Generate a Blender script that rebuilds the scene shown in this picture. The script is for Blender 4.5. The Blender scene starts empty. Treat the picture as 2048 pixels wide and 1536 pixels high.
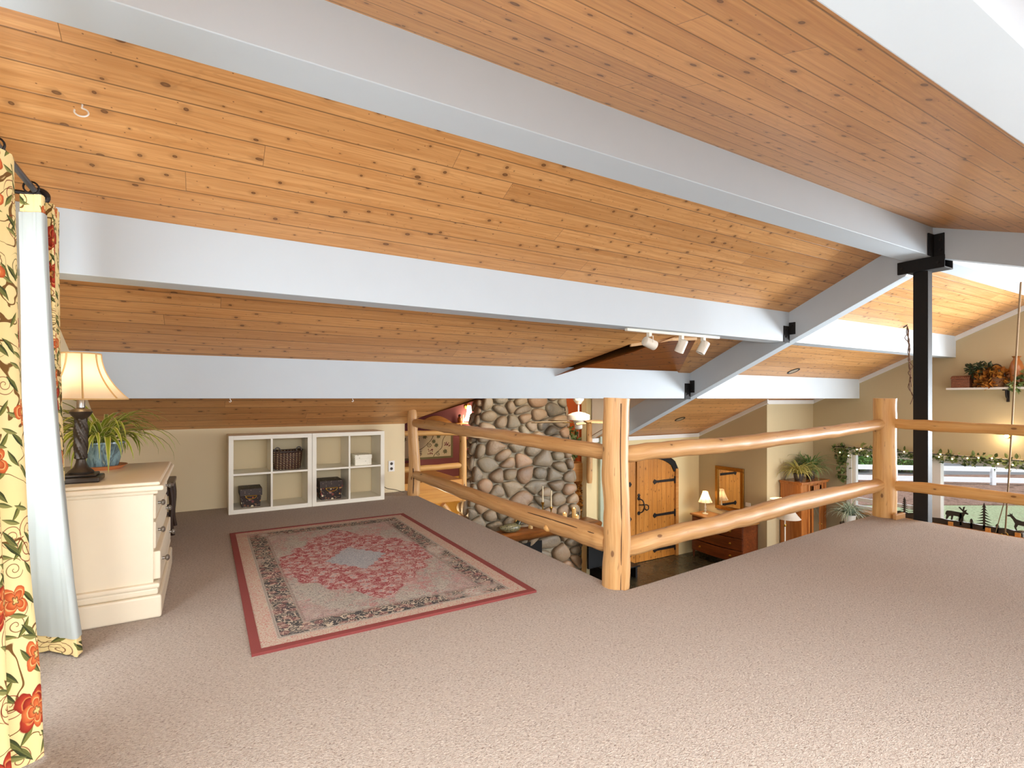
import bpy, math, random
from mathutils import Vector, Matrix, noise as mnoise
PI = math.pi
sc = bpy.context.scene
C = sc.collection
random.seed(7)

# ------------------------------------------------------------------ node helper
class Mat:
    def __init__(s, name):
        s.m = bpy.data.materials.new(name); s.m.use_nodes = True
        s.t = s.m.node_tree; s.t.nodes.clear()
        s.out = s.t.nodes.new('ShaderNodeOutputMaterial')
        s._tc = None
    def n(s, typ, ins=None, **props):
        nd = s.t.nodes.new(typ)
        for k, v in props.items(): setattr(nd, k, v)
        for k, v in (ins or {}).items():
            sock = nd.inputs[k]
            if isinstance(v, bpy.types.NodeSocket): s.t.links.new(v, sock)
            elif isinstance(v, (tuple, list)) and len(v) == 3 and sock.type == 'RGBA': sock.default_value = (*v, 1)
            else: sock.default_value = v
        return nd
    def ma(s, op, a, b=None, c=None, clamp=False):
        i = {0: a}
        if b is not None: i[1] = b
        if c is not None: i[2] = c
        return s.n('ShaderNodeMath', i, operation=op, use_clamp=clamp).outputs[0]
    def mix(s, f, a, b, mode='MIX'):
        return s.n('ShaderNodeMix', {0: f, 6: a, 7: b}, data_type='RGBA', blend_type=mode).outputs[2]
    def uv(s): return s.n('ShaderNodeTexCoord').outputs['UV']
    def obj(s): return s.n('ShaderNodeTexCoord').outputs['Object']
    def sep(s, v):
        x = s.n('ShaderNodeSeparateXYZ', {0: v}); return x.outputs[0], x.outputs[1], x.outputs[2]
    def comb(s, x, y, z=0.0): return s.n('ShaderNodeCombineXYZ', {0: x, 1: y, 2: z}).outputs[0]
    def mapping(s, v, scale=(1, 1, 1), rot=(0, 0, 0), loc=(0, 0, 0)):
        return s.n('ShaderNodeMapping', {0: v, 'Scale': scale, 'Rotation': rot, 'Location': loc}).outputs[0]
    def noise(s, v, scale=5., detail=3., rough=.5, dist=0.):
        return s.n('ShaderNodeTexNoise', {'Vector': v, 'Scale': scale, 'Detail': detail, 'Roughness': rough, 'Distortion': dist}).outputs[0]
    def noisec(s, v, scale=5., detail=3.):
        return s.n('ShaderNodeTexNoise', {'Vector': v, 'Scale': scale, 'Detail': detail}).outputs[1]
    def vor(s, v, scale=5., rnd=1., feature='F1', dims='2D'):
        return s.n('ShaderNodeTexVoronoi', {'Vector': v, 'Scale': scale, 'Randomness': rnd}, feature=feature, voronoi_dimensions=dims)
    def white(s, v, dims='2D'):
        return s.n('ShaderNodeTexWhiteNoise', {'Vector': v}, noise_dimensions=dims).outputs[0]
    def sstep(s, v, a, b, lo=0., hi=1.):
        return s.n('ShaderNodeMapRange', {0: v, 1: a, 2: b, 3: lo, 4: hi}, interpolation_type='SMOOTHSTEP').outputs[0]
    def lin(s, v, a, b, lo=0., hi=1.):
        return s.n('ShaderNodeMapRange', {0: v, 1: a, 2: b, 3: lo, 4: hi}).outputs[0]
    def ramp(s, f, stops):
        r = s.n('ShaderNodeValToRGB', {0: f}); e = r.color_ramp.elements
        while len(e) < len(stops): e.new(.5)
        for i, (p, c) in enumerate(stops): e[i].position = p; e[i].color = (*c, 1)
        return r.outputs[0]
    def bump(s, h, strength=.3, dist=.01):
        return s.n('ShaderNodeBump', {'Height': h, 'Strength': strength, 'Distance': dist}).outputs[0]
    def bsdf(s, color, rough=.5, normal=None, spec=.5, metal=0., **kw):
        ins = {'Base Color': color, 'Roughness': rough, 'Specular IOR Level': spec, 'Metallic': metal}
        ins.update({k.replace('_', ' '): v for k, v in kw.items()})
        if normal is not None: ins['Normal'] = normal
        p = s.n('ShaderNodeBsdfPrincipled', ins)
        s.t.links.new(p.outputs[0], s.out.inputs[0]); return p

def lin3(r, g, b):
    f = lambda c: (c/255/12.92) if c/255 <= .04045 else ((c/255+.055)/1.055)**2.4
    return (f(r), f(g), f(b))

_pc = {}
def plain(name, rgb, rough=.5, metal=0., spec=.5, var=.06, vs=6., bump=0., bs=60., **kw):
    if name in _pc: return _pc[name]
    M = Mat(name); o = M.obj()
    c = lin3(*rgb)
    nz = M.noise(o, vs, 4.)
    col = M.mix(nz, tuple(max(0, x*(1-var)) for x in c)+(1,), tuple(min(1, x*(1+var)) for x in c)+(1,))
    nm = M.bump(M.noise(o, bs, 3.), bump, .004) if bump else None
    M.bsdf(col, rough, nm, spec, metal, **kw)
    _pc[name] = M.m; return M.m

# ------------------------------------------------------------------ materials
def mat_planks(name, a, b, knotc, w=.137, rough=.36, seed=0., gap=.72):
    M = Mat(name); U, V, _ = M.sep(M.uv())
    vi = M.ma('DIVIDE', V, w); idn = M.ma('FLOOR', vi); fr = M.ma('FRACT', vi)
    r1 = M.white(M.comb(idn, seed))
    us = M.ma('DIVIDE', M.ma('ADD', U, M.ma('MULTIPLY', r1, 4.1)), 3.9)
    seg = M.ma('FLOOR', us); r2 = M.white(M.comb(idn, M.ma('ADD', seg, seed+3.)))
    off = M.ma('MULTIPLY', r2, 40.)
    pv = M.comb(M.ma('ADD', M.ma('MULTIPLY', U, .9), off), M.ma('MULTIPLY', V, 34.), off)
    g1 = M.noise(pv, 1.6, 4., .6, .4)
    pv2 = M.comb(M.ma('ADD', M.ma('MULTIPLY', U, 1.1), off), M.ma('MULTIPLY', V, 9.), off)
    g2 = M.noise(pv2, 1.3, 2., .5, .6)
    rings = M.ma('SINE', M.ma('MULTIPLY', g2, 70.))
    col = M.mix(M.lin(g1, .3, .7), (*a, 1), (*b, 1))
    tint = M.mix(r2, (.85, .80, .74, 1), (1.06, 1.05, 1.03, 1))
    col = M.mix(1., col, tint, 'MULTIPLY')
    col = M.mix(M.ma('MULTIPLY', M.sstep(rings, .45, 1.), .16), col, tuple(x*.55 for x in a)+(1,))
    vo3 = M.vor(M.comb(M.ma('ADD', M.ma('MULTIPLY', U, .8), off), V), 15., 1.)
    col = M.mix(M.ma('MULTIPLY', M.ma('MULTIPLY', M.sstep(vo3.outputs['Distance'], .05, .03), M.ma('GREATER_THAN', M.sep(vo3.outputs['Color'])[0], .72)), .75), col, (*knotc, 1))
    # knots
    kv = M.comb(M.ma('ADD', U, off), V)
    vo = M.vor(kv, 6.4, 1.)
    cr = M.sep(vo.outputs['Color'])
    dx, dy, _ = M.sep(M.n('ShaderNodeVectorMath', {0: kv, 1: vo.outputs['Position']}, operation='SUBTRACT').outputs[0])
    d = M.ma('SQRT', M.ma('ADD', M.ma('POWER', M.ma('MULTIPLY', dx, M.lin(cr[1], 0, 1, .5, 1.)), 2.), M.ma('POWER', dy, 2.)))
    rad = M.lin(cr[0], .15, 1., .0022, .0125)
    rr = M.ma('DIVIDE', d, rad)
    keep = M.ma('GREATER_THAN', cr[0], .15)
    halo = M.ma('MULTIPLY', M.sstep(rr, 3.2, 1.), keep)
    kn = M.ma('MULTIPLY', M.sstep(rr, 1.05, .75), keep)
    col = M.mix(M.ma('MULTIPLY', halo, .38), col, tuple(x*.55 for x in a)+(1,))
    col = M.mix(M.ma('MULTIPLY', kn, M.lin(rr, 0., 1., .6, .9)), col, (*knotc, 1))
    gm = M.ma('MAXIMUM', M.sstep(fr, .042, .018), M.sstep(fr, .975, .992))
    bt = M.sstep(M.ma('FRACT', us), .0009, .0004)
    gm = M.ma('MAXIMUM', gm, bt)
    col = M.mix(M.ma('MULTIPLY', gm, gap), col, tuple(x*.22 for x in a)+(1,))
    h = M.ma('SUBTRACT', M.ma('MULTIPLY', g1, .15), gm)
    M.bsdf(col, M.lin(g1, 0, 1, rough-.06, rough+.1), M.bump(h, .35, .004), .45)
    return M.m

def mat_log(name, a, b, dark, orient='UV'):
    M = Mat(name); U, V, _ = M.sep(M.uv())
    ob = M.obj()
    p = M.comb(M.ma('MULTIPLY', U, 30.), M.ma('MULTIPLY', V, 1.6), 0.)
    g = M.noise(p, 1.4, 4., .6, .5)
    big = M.noise(M.comb(M.ma('MULTIPLY', U, 6.), M.ma('MULTIPLY', V, 1.1)), 1.5, 2.)
    col = M.mix(M.lin(g, .32, .68), (*a, 1), (*b, 1))
    col = M.mix(M.ma('MULTIPLY', M.sstep(big, .5, .72), .5), col, tuple(x*y for x, y in zip(b, (.86, .74, .58)))+(1,))
    vo = M.vor(M.comb(M.ma('MULTIPLY', U, 1.), M.ma('MULTIPLY', V, .55)), 5., 1.)
    cr = M.sep(vo.outputs['Color'])
    keep = M.ma('GREATER_THAN', cr[0], .45)
    kn = M.ma('MULTIPLY', M.sstep(M.ma('DIVIDE', vo.outputs['Distance'], M.lin(cr[1], 0, 1, .035, .085)), 1., .6), keep)
    hal = M.ma('MULTIPLY', M.sstep(M.ma('DIVIDE', vo.outputs['Distance'], M.lin(cr[1], 0, 1, .035, .085)), 2.8, .9), keep)
    col = M.mix(M.ma('MULTIPLY', hal, .35), col, tuple(x*.6 for x in b)+(1,))
    col = M.mix(M.ma('MULTIPLY', kn, .8), col, (*dark, 1))
    flek = M.noise(M.comb(M.ma('MULTIPLY', U, 60.), M.ma('MULTIPLY', V, 9.)), 1., 2.)
    col = M.mix(M.ma('MULTIPLY', M.sstep(flek, .68, .75), .45), col, (*dark, 1))
    M.bsdf(col, .42, M.bump(g, .25, .006), .4)
    return M.m

def mat_carpet():
    M = Mat('beige_carpet'); o = M.obj()
    big = M.noise(o, 1.1, 4., .6); mid = M.noise(M.mapping(o, (1, 1.6, 1), (0, 0, .5)), 95., 3., .7, .6); fine = M.noise(o, 260., 2., .6)
    vo = M.vor(o, 120., 1., dims='3D')
    col = M.mix(M.lin(mid, .32, .68), lin3(178, 156, 136)+(1,), lin3(228, 213, 197)+(1,))
    col = M.mix(M.ma('MULTIPLY', M.sstep(mid, .43, .33), .65), col, lin3(108, 84, 68)+(1,))
    col = M.mix(.10, col, M.mix(big, lin3(150, 120, 104)+(1,), lin3(215, 195, 180)+(1,)))
    h = M.ma('ADD', mid, M.ma('MULTIPLY', fine, .5))
    M.bsdf(col, .95, M.bump(h, 1., .018), .1, Sheen_Weight=.25, Sheen_Roughness=.5)
    return M.m

def mat_rug():
    M = Mat('oriental_rug_pile'); X, Y, Z = M.sep(M.obj())
    P = M.comb(X, Y)
    nz = M.noisec(P, 9., 3.); 
    Pd = M.n('ShaderNodeVectorMath', {0: P, 1: M.n('ShaderNodeVectorMath', {0: nz, 'Scale': .09}, operation='SCALE').outputs[0]}, operation='ADD').outputs[0]
    def curl(s, w):      # thin scrolling lines
        n = M.noise(P, s, 1.5, .5, 1.6)
        f = M.ma('FRACT', M.ma('MULTIPLY', n, 5.))
        return M.sstep(M.ma('ABSOLUTE', M.ma('SUBTRACT', f, .5)), w, w*.45)
    sc1 = curl(17., .2); sc2 = curl(30., .22); fade = M.noise(P, 2.6, 4., .65); fade2 = M.noise(M.mapping(P, (1, 1, 1), loc=(4, 2, 0)), 3.4, 4., .7)
    speck = M.noise(P, 150., 2., .7)
    fl = M.vor(P, 13., .85); fd = fl.outputs['Distance']; fc = M.sep(fl.outputs['Color'])
    flower = M.sstep(fd, .34, .26); fcen = M.sstep(fd, .13, .09)
    cream = M.mix(fade, lin3(158, 152, 140)+(1,), lin3(196, 191, 180)+(1,))
    navy = lin3(52, 54, 58)+(1,); red = lin3(146, 58, 66)+(1,); blue = lin3(130, 140, 150)+(1,)
    ax = M.ma('ABSOLUTE', X); ay = M.ma('ABSOLUTE', Y)
    # field
    field = M.mix(M.ma('MULTIPLY', sc2, .8), cream, lin3(112, 112, 112)+(1,))
    field = M.mix(M.ma('MULTIPLY', M.ma('MULTIPLY', sc1, M.sstep(fade2, .38, .55)), .5), field, lin3(168, 92, 98)+(1,))
    field = M.mix(M.ma('MULTIPLY', M.ma('MULTIPLY', flower, .45), M.sstep(fade2, .42, .6)), field, lin3(176, 112, 112)+(1,))
    # medallion (lobed lozenge)
    ex = M.ma('DIVIDE', ax, .64); ey = M.ma('DIVIDE', ay, .95)
    loz = M.ma('ADD', M.ma('POWER', ex, 1.15), M.ma('POWER', ey, 1.15))
    lob = M.ma('MULTIPLY', M.ma('SINE', M.ma('MULTIPLY', M.n('ShaderNodeMath', {0: Y, 1: X}, operation='ARCTAN2').outputs[0], 16.)), .05)
    med = M.ma('ADD', loz, lob)
    mred = M.mix(M.ma('MULTIPLY', sc1, .72), red, lin3(206, 190, 180)+(1,))
    mred = M.mix(M.ma('MULTIPLY', flower, .6), mred, lin3(196, 176, 170)+(1,))
    mred = M.mix(M.ma('MULTIPLY', fcen, .7), mred, blue)
    mred = M.mix(M.ma('MULTIPLY', M.sstep(fade2, .5, .68), .45), mred, cream)
    field = M.mix(M.sstep(med, .90, .86), field, mred)
    cen = M.mix(M.ma('MULTIPLY', sc2, .7), lin3(168, 172, 176)+(1,), lin3(110, 118, 130)+(1,))
    field = M.mix(M.sstep(M.ma('ADD', M.ma('ADD', M.ma('DIVIDE', ax, .22), M.ma('DIVIDE', ay, .30)), lob), .98, .9), field, cen)
    # corner pieces
    cor = M.ma('ADD', M.ma('DIVIDE', M.ma('SUBTRACT', .5, ax), .26), M.ma('DIVIDE', M.ma('SUBTRACT', .94, ay), .34))
    field = M.mix(M.ma('MULTIPLY', M.sstep(cor, 1., .94), .25), field, mred)
    # dark scroll band
    be = M.ma('MINIMUM', M.ma('SUBTRACT', .70, ax), M.ma('SUBTRACT', 1.145, ay))    # distance from outer cream edge
    band = M.mix(M.ma('MULTIPLY', sc1, .95), navy, lin3(200, 186, 164)+(1,))
    band = M.mix(M.ma('MULTIPLY', flower, .35), band, lin3(170, 110, 104)+(1,))
    band = M.mix(M.sstep(fade, .52, .66), band, M.mix(M.ma('MULTIPLY', sc1, .6), cream, red))
    inb = M.ma('MULTIPLY', M.sstep(be, .085, .09), M.sstep(be, .205, .20))
    col = M.mix(M.sstep(be, .205, .21), cream, field)
    col = M.mix(inb, col, band)
    outer = M.mix(M.ma('MULTIPLY', curl(38., .22), .75), lin3(190, 178, 160)+(1,), lin3(176, 96, 92)+(1,))
    col = M.mix(M.sstep(be, .075, .07), col, outer)
    for q in (.205, .08, .215):
        ln = M.sstep(M.ma('ABSOLUTE', M.ma('SUBTRACT', be, q)), .006, .003)
        col = M.mix(M.ma('MULTIPLY', ln, .5), col, lin3(120, 104, 96)+(1,))
    col = M.mix(M.ma('MULTIPLY', M.sstep(fade2, .55, .75), .28), col, lin3(190, 110, 114)+(1,))
    col = M.mix(M.ma('MULTIPLY', M.sstep(speck, .45, .7), .3), col, lin3(214, 206, 196)+(1,))
    col = M.mix(M.ma('MULTIPLY', M.sstep(speck, .5, .3), .25), col, lin3(80, 66, 66)+(1,))
    M.bsdf(col, .9, M.bump(speck, .5, .004), .1)
    return M.m

def mat_floral():
    M = Mat('floral_curtain_cotton'); uv = M.uv(); U, V, _ = M.sep(uv)
    ground = M.mix(M.noise(uv, 3., 2.), lin3(222, 196, 132)+(1,), lin3(232, 212, 160)+(1,))
    col = ground
    # vines
    n = M.noise(uv, 4.2, 1.5, .5, 1.2)
    vine = M.sstep(M.ma('ABSOLUTE', M.ma('SUBTRACT', n, .5)), .010, .006)
    col = M.mix(vine, col, lin3(110, 78, 40)+(1,))
    # curling tendrils
    for sc_, lo in ((9., (0, 0, 0)), (7., (4.4, 2.2, 0))):
        w = M.mapping(uv, (sc_,)*3, (0, 0, 0), lo); v = M.vor(w, 1., .8); cc = M.sep(v.outputs['Color'])
        px, py, _ = M.sep(M.n('ShaderNodeVectorMath', {0: w, 1: v.outputs['Position']}, operation='SUBTRACT').outputs[0])
        ang = M.ma('DIVIDE', M.n('ShaderNodeMath', {0: py, 1: px}, operation='ARCTAN2').outputs[0], 2*PI)
        sp = M.ma('FRACT', M.ma('SUBTRACT', M.ma('MULTIPLY', v.outputs['Distance'], 6.5), M.ma('ADD', ang, cc[1])))
        mk = M.ma('MULTIPLY', M.sstep(M.ma('ABSOLUTE', M.ma('SUBTRACT', sp, .5)), .11, .06), M.ma('MULTIPLY', M.sstep(v.outputs['Distance'], .36, .34), M.ma('GREATER_THAN', cc[0], .55)))
        col = M.mix(M.ma('MULTIPLY', mk, .85), col, M.mix(cc[2], lin3(120, 40, 30)+(1,), lin3(96, 84, 44)+(1,)))
    for sx, sy, rot, loc, c1, c2 in ((17., 8., .6, (0, 0, 0), (74, 78, 40), (122, 120, 62)), (15., 7.6, -.75, (3.3, 1.1, 0), (50, 58, 34), (100, 102, 56)), (18., 9., 1.9, (7.7, 5.1, 0), (86, 90, 50), (140, 136, 80)), (16., 8., 2.5, (1.7, 9.1, 0), (60, 66, 38), (110, 110, 60))):
        lr = M.mapping(M.mapping(uv, (1, 1, 1), (0, 0, rot), loc), (sx, sy, 1))
        v = M.vor(lr, 1., .9); cc = M.sep(v.outputs['Color'])
        px, py, _ = M.sep(M.n('ShaderNodeVectorMath', {0: lr, 1: v.outputs['Position']}, operation='SUBTRACT').outputs[0])
        d = M.ma('ADD', M.ma('MULTIPLY', M.ma('ABSOLUTE', M.ma('ADD', px, M.ma('MULTIPLY', M.ma('MULTIPLY', py, py), .5))), 3.), M.ma('MULTIPLY', M.ma('POWER', M.ma('ABSOLUTE', py), 1.6), 3.2))
        mk = M.ma('MULTIPLY', M.sstep(d, .47, .42), M.ma('GREATER_THAN', cc[0], .5))
        mid = M.sstep(M.ma('ABSOLUTE', px), .03, .015)
        col = M.mix(mk, col, M.mix(M.ma('MAXIMUM', mid, M.sstep(px, -.1, .12)), lin3(*c1)+(1,), lin3(*c2)+(1,)))
    # blossoms
    wob = M.noisec(uv, 26., 2.)
    for s, loc, R, cols in ((4.4, (0, 0, 0), .30, ((128, 34, 26), (172, 62, 40), (206, 136, 78))), (5.4, (5.2, 3.7, 0), .27, ((168, 70, 36), (204, 112, 62), (222, 180, 116)))):
        w0 = M.mapping(uv, (s, s, s), (0, 0, 0), loc)
        w = M.n('ShaderNodeVectorMath', {0: w0, 1: M.n('ShaderNodeVectorMath', {0: wob, 'Scale': .10}, operation='SCALE').outputs[0]}, operation='ADD').outputs[0]
        v = M.vor(w, 1., .75); cc = M.sep(v.outputs['Color'])
        px, py, _ = M.sep(M.n('ShaderNodeVectorMath', {0: w, 1: v.outputs['Position']}, operation='SUBTRACT').outputs[0])
        ang = M.n('ShaderNodeMath', {0: py, 1: M.ma('MULTIPLY', px, 1.35)}, operation='ARCTAN2').outputs[0]
        pet = M.ma('ABSOLUTE', M.ma('SINE', M.ma('ADD', M.ma('MULTIPLY', ang, 2.), M.ma('MULTIPLY', cc[1], 6.))))
        rr = M.ma('DIVIDE', v.outputs['Distance'], M.ma('MULTIPLY', M.lin(pet, 0, 1, .5, 1.), R))
        mk = M.ma('MULTIPLY', M.sstep(rr, 1., .93), M.ma('GREATER_THAN', cc[2], .42))
        pc = M.ramp(rr, [(0., lin3(220, 190, 110)), (.14, lin3(*cols[2])), (.24, lin3(90, 60, 30)), (.3, lin3(*cols[1])), (.6, lin3(*cols[0])), (.66, lin3(*cols[2])), (.72, lin3(*cols[1])), (.97, lin3(*cols[0]))])
        pc = M.mix(M.ma('MULTIPLY', M.sstep(pet, .22, .05), .6), pc, lin3(96, 30, 20)+(1,))
        col = M.mix(mk, col, pc)
    weave = M.noise(uv, 500., 2.)
    p = M.bsdf(col, .85, M.bump(weave, .25, .002), .15)
    p.inputs['Subsurface Weight'].default_value = 0.
    return M.m

def mat_lining():
    M = Mat('white_curtain_lining'); o = M.obj()
    col = M.mix(M.noise(M.mapping(o, (1, 1, .5)), 5., 3.), lin3(168, 174, 172)+(1,), lin3(194, 200, 196)+(1,))
    d = M.n('ShaderNodeBsdfDiffuse', {0: col}); t = M.n('ShaderNodeBsdfTranslucent', {0: col})
    mx = M.n('ShaderNodeMixShader', {0: .2, 1: d.outputs[0], 2: t.outputs[0]})
    M.t.links.new(mx.outputs[0], M.out.inputs[0]); return M.m

def mat_stone():
    M = Mat('river_stone'); o = M.obj()
    at = M.n('ShaderNodeAttribute', attribute_name='tint')
    n1 = M.noise(o, 14., 5., .65, .6); n2 = M.noise(o, 60., 4., .7)
    col = M.mix(M.ma('MULTIPLY', M.sstep(n1, .45, .7), .55), at.outputs[0], lin3(158, 138, 112)+(1,))
    col = M.mix(M.ma('MULTIPLY', M.sstep(n1, .42, .25), .5), col, lin3(70, 66, 60)+(1,))
    col = M.mix(M.ma('MULTIPLY', n2, .25), col, lin3(190, 180, 160)+(1,))
    M.bsdf(col, M.lin(n1, 0, 1, .3, .6), M.bump(M.ma('ADD', n1, M.ma('MULTIPLY', n2, .3)), .35, .02), .4)
    return M.m

def mat_wood(name, a, b, axis=2, rough=.35, sc_=1., spec=.5):
    M = Mat(name); o = M.obj()
    s = [26*sc_]*3; s[axis] = 1.6*sc_
    g = M.noise(M.mapping(o, tuple(s)), 1., 4., .6, .6)
    g2 = M.noise(M.mapping(o, tuple(x*.25 for x in s)), 1., 2.)
    col = M.mix(M.lin(g, .3, .7), lin3(*a)+(1,), lin3(*b)+(1,))
    col = M.mix(M.ma('MULTIPLY', M.sstep(g2, .4, .7), .35), col, tuple(x*.6 for x in lin3(*a))+(1,))
    M.bsdf(col, rough, M.bump(g, .12, .003), spec)
    return M.m

def mat_leafstrip(name, g1, g2, edge, we=.34):
    M = Mat(name); U, V, _ = M.sep(M.uv())
    d = M.ma('ABSOLUTE', M.ma('SUBTRACT', U, .5))
    gr = M.mix(M.noise(M.comb(M.ma('MULTIPLY', U, 9.), M.ma('MULTIPLY', V, 2.)), 2., 2.), lin3(*g1)+(1,), lin3(*g2)+(1,))
    col = M.mix(M.sstep(d, we, we+.06), gr, lin3(*edge)+(1,))
    df = M.n('ShaderNodeBsdfPrincipled', {'Base Color': col, 'Roughness': .4})
    tr = M.n('ShaderNodeBsdfTranslucent', {0: col})
    mx = M.n('ShaderNodeMixShader', {0: .3, 1: df.outputs[0], 2: tr.outputs[0]})
    M.t.links.new(mx.outputs[0], M.out.inputs[0]); return M.m

def mat_leaf(name, cols, transl=.25):
    M = Mat(name); at = M.n('ShaderNodeAttribute', attribute_name='tint')
    col = M.ramp(M.sep(at.outputs['Color'])[0], [(i/(len(cols)-1), lin3(*c)) for i, c in enumerate(cols)])
    df = M.n('ShaderNodeBsdfPrincipled', {'Base Color': col, 'Roughness': .5})
    tr = M.n('ShaderNodeBsdfTranslucent', {0: col})
    mx = M.n('ShaderNodeMixShader', {0: transl, 1: df.outputs[0], 2: tr.outputs[0]})
    M.t.links.new(mx.outputs[0], M.out.inputs[0]); return M.m

def mat_emit(name, rgb, st):
    M = Mat(name); e = M.n('ShaderNodeEmission', {0: (*lin3(*rgb), 1), 1: st})
    M.t.links.new(e.outputs[0], M.out.inputs[0]); return M.m

def mat_shade(name, rgb, emit=0., rgbe=(255, 214, 160)):
    M = Mat(name); c = (*lin3(*rgb), 1)
    d = M.n('ShaderNodeBsdfDiffuse', {0: c}); t = M.n('ShaderNodeBsdfTranslucent', {0: c})
    mx = M.n('ShaderNodeMixShader', {0: .5, 1: d.outputs[0], 2: t.outputs[0]})
    M.t.links.new(mx.outputs[0], M.out.inputs[0]); return M.m

def mat_glass(name='window_glass'):
    M = Mat(name)
    g = M.n('ShaderNodeBsdfGlossy', {'Color': (1, 1, 1, 1), 'Roughness': .02}); t = M.n('ShaderNodeBsdfTransparent')
    mx = M.n('ShaderNodeMixShader', {0: .05, 1: t.outputs[0], 2: g.outputs[0]})
    M.t.links.new(mx.outputs[0], M.out.inputs[0]); return M.m

def mat_printed(name, ground, cols, s, thr=.3, R=.38):
    M = Mat(name); o = M.obj()
    v = M.vor(o, s, .9, dims='3D'); cc = M.sep(v.outputs['Color'])
    pick = M.ramp(cc[1], [(i/len(cols), lin3(*c)) for i, c in enumerate(cols)])
    mk = M.ma('MULTIPLY', M.sstep(v.outputs['Distance'], R, R-.06), M.ma('GREATER_THAN', cc[0], thr))
    col = M.mix(mk, lin3(*ground)+(1,), pick)
    v2 = M.vor(o, s*2.7, 1., dims='3D')
    c2 = M.sep(v2.outputs['Color'])
    col = M.mix(M.ma('MULTIPLY', M.sstep(v2.outputs['Distance'], .22, .16), M.ma('GREATER_THAN', c2[0], .6)), col, lin3(*cols[-1])+(1,))
    M.bsdf(col, .5); return M.m

def mat_wicker(name, a, b, stitch=None, s=1.):
    M = Mat(name); X, Y, Z = M.sep(M.obj())
    h = M.ma('ADD', X, Y)
    w = M.ma('MULTIPLY', M.ma('SINE', M.ma('MULTIPLY', h, 190.*s)), M.ma('SINE', M.ma('MULTIPLY', Z, 260.*s)))
    n = M.noise(M.obj(), 40., 3.)
    col = M.mix(M.lin(M.ma('ADD', M.ma('MULTIPLY', w, .5), n), 0., 1.2), lin3(*a)+(1,), lin3(*b)+(1,))
    if stitch:
        fx = M.ma('ABSOLUTE', M.ma('SUBTRACT', M.ma('FRACT', M.ma('MULTIPLY', X, 33.)), .5))
        fz = M.ma('ABSOLUTE', M.ma('SUBTRACT', M.ma('FRACT', M.ma('MULTIPLY', Z, 52.)), .5))
        col = M.mix(M.ma('MULTIPLY', M.sstep(fx, .13, .08), M.sstep(fz, .22, .15)), col, lin3(*stitch)+(1,))
    M.bsdf(col, .6, M.bump(w, .5, .006)); return M.m

def mat_tile():
    M = Mat('dark_slate_tile'); X, Y, Z = M.sep(M.obj())
    s = .42
    fx = M.ma('ABSOLUTE', M.ma('SUBTRACT', M.ma('FRACT', M.ma('DIVIDE', X, s)), .5)); fy = M.ma('ABSOLUTE', M.ma('SUBTRACT', M.ma('FRACT', M.ma('DIVIDE', Y, s)), .5))
    gr = M.sstep(M.ma('MAXIMUM', fx, fy), .482, .49)
    idn = M.white(M.comb(M.ma('FLOOR', M.ma('DIVIDE', X, s)), M.ma('FLOOR', M.ma('DIVIDE', Y, s))))
    n = M.noise(M.obj(), 5., 5., .65)
    col = M.mix(M.ma('ADD', M.ma('MULTIPLY', idn, .5), M.ma('MULTIPLY', n, .5)), lin3(36, 38, 30)+(1,), lin3(84, 76, 56)+(1,))
    col = M.mix(gr, col, lin3(40, 36, 28)+(1,))
    M.bsdf(col, M.lin(n, 0, 1, .15, .4), M.bump(M.ma('SUBTRACT', n, gr), .2, .006), .5); return M.m

def mat_wall(name, rgb, rough=.7):
    M = Mat(name); o = M.obj(); c = lin3(*rgb)
    n = M.noise(o, 1.3, 3.); f = M.noise(o, 140., 3.)
    M.bsdf(M.mix(n, tuple(x*.96 for x in c)+(1,), tuple(min(1, x*1.03) for x in c)+(1,)), rough, M.bump(f, .12, .003), .3); return M.m

def mat_ground(name, c1, c2, c3, s):
    M = Mat(name); o = M.obj()
    n = M.noise(o, s, 5., .7); v = M.noise(o, s*9, 3., .7)
    col = M.mix(M.lin(v, .3, .7), lin3(*c1)+(1,), lin3(*c2)+(1,))
    col = M.mix(M.sstep(n, .5, .68), col, lin3(*c3)+(1,))
    M.bsdf(col, .95, M.bump(v, .8, .05), .1); return M.m

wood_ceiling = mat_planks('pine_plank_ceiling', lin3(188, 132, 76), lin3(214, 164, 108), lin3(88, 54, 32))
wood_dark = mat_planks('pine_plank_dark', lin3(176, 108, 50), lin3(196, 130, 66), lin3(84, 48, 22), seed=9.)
log_pale = mat_log('peeled_pine_log', lin3(182, 134, 82), lin3(210, 166, 112), lin3(100, 62, 36))
log_honey = mat_log('honey_pine_log', lin3(202, 148, 84), lin3(224, 178, 112), lin3(110, 66, 34))
carpet = mat_carpet(); rugm = mat_rug(); floral = mat_floral(); lining = mat_lining(); stone = mat_stone(); tile = mat_tile()
paint_white = plain('white_beam_paint', (192, 203, 211), .55, var=.02, bump=.08, bs=30.)
trim_white = plain('white_trim_paint', (226, 226, 224), .45, var=.02)
beige = mat_wall('beige_wall_paint', (190, 174, 140)); cream = mat_wall('cream_wall_paint', (226, 208, 170)); wine = mat_wall('wine_red_wall_paint', (132, 76, 80)); rust = mat_wall('rust_orange_wall_paint', (176, 84, 30)); palew = mat_wall('pale_wall_paint', (214, 206, 192)); gold_wall = mat_wall('gold_wall_paint', (224, 178, 90))
sage = plain('sage_casing_paint', (176, 186, 164), .5)
cream_paint = plain('cream_furniture_paint', (226, 214, 190), .38, var=.03, vs=12.)
shelf_white = plain('white_laminate', (232, 226, 210), .4, var=.02)
black_metal = plain('black_painted_steel', (26, 25, 25), .6, spec=.25, var=.15, bump=.1)
iron = plain('wrought_iron', (34, 28, 26), .5, .4, var=.15)
pewter = plain('pewter_metal', (150, 146, 140), .3, .9)
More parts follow.
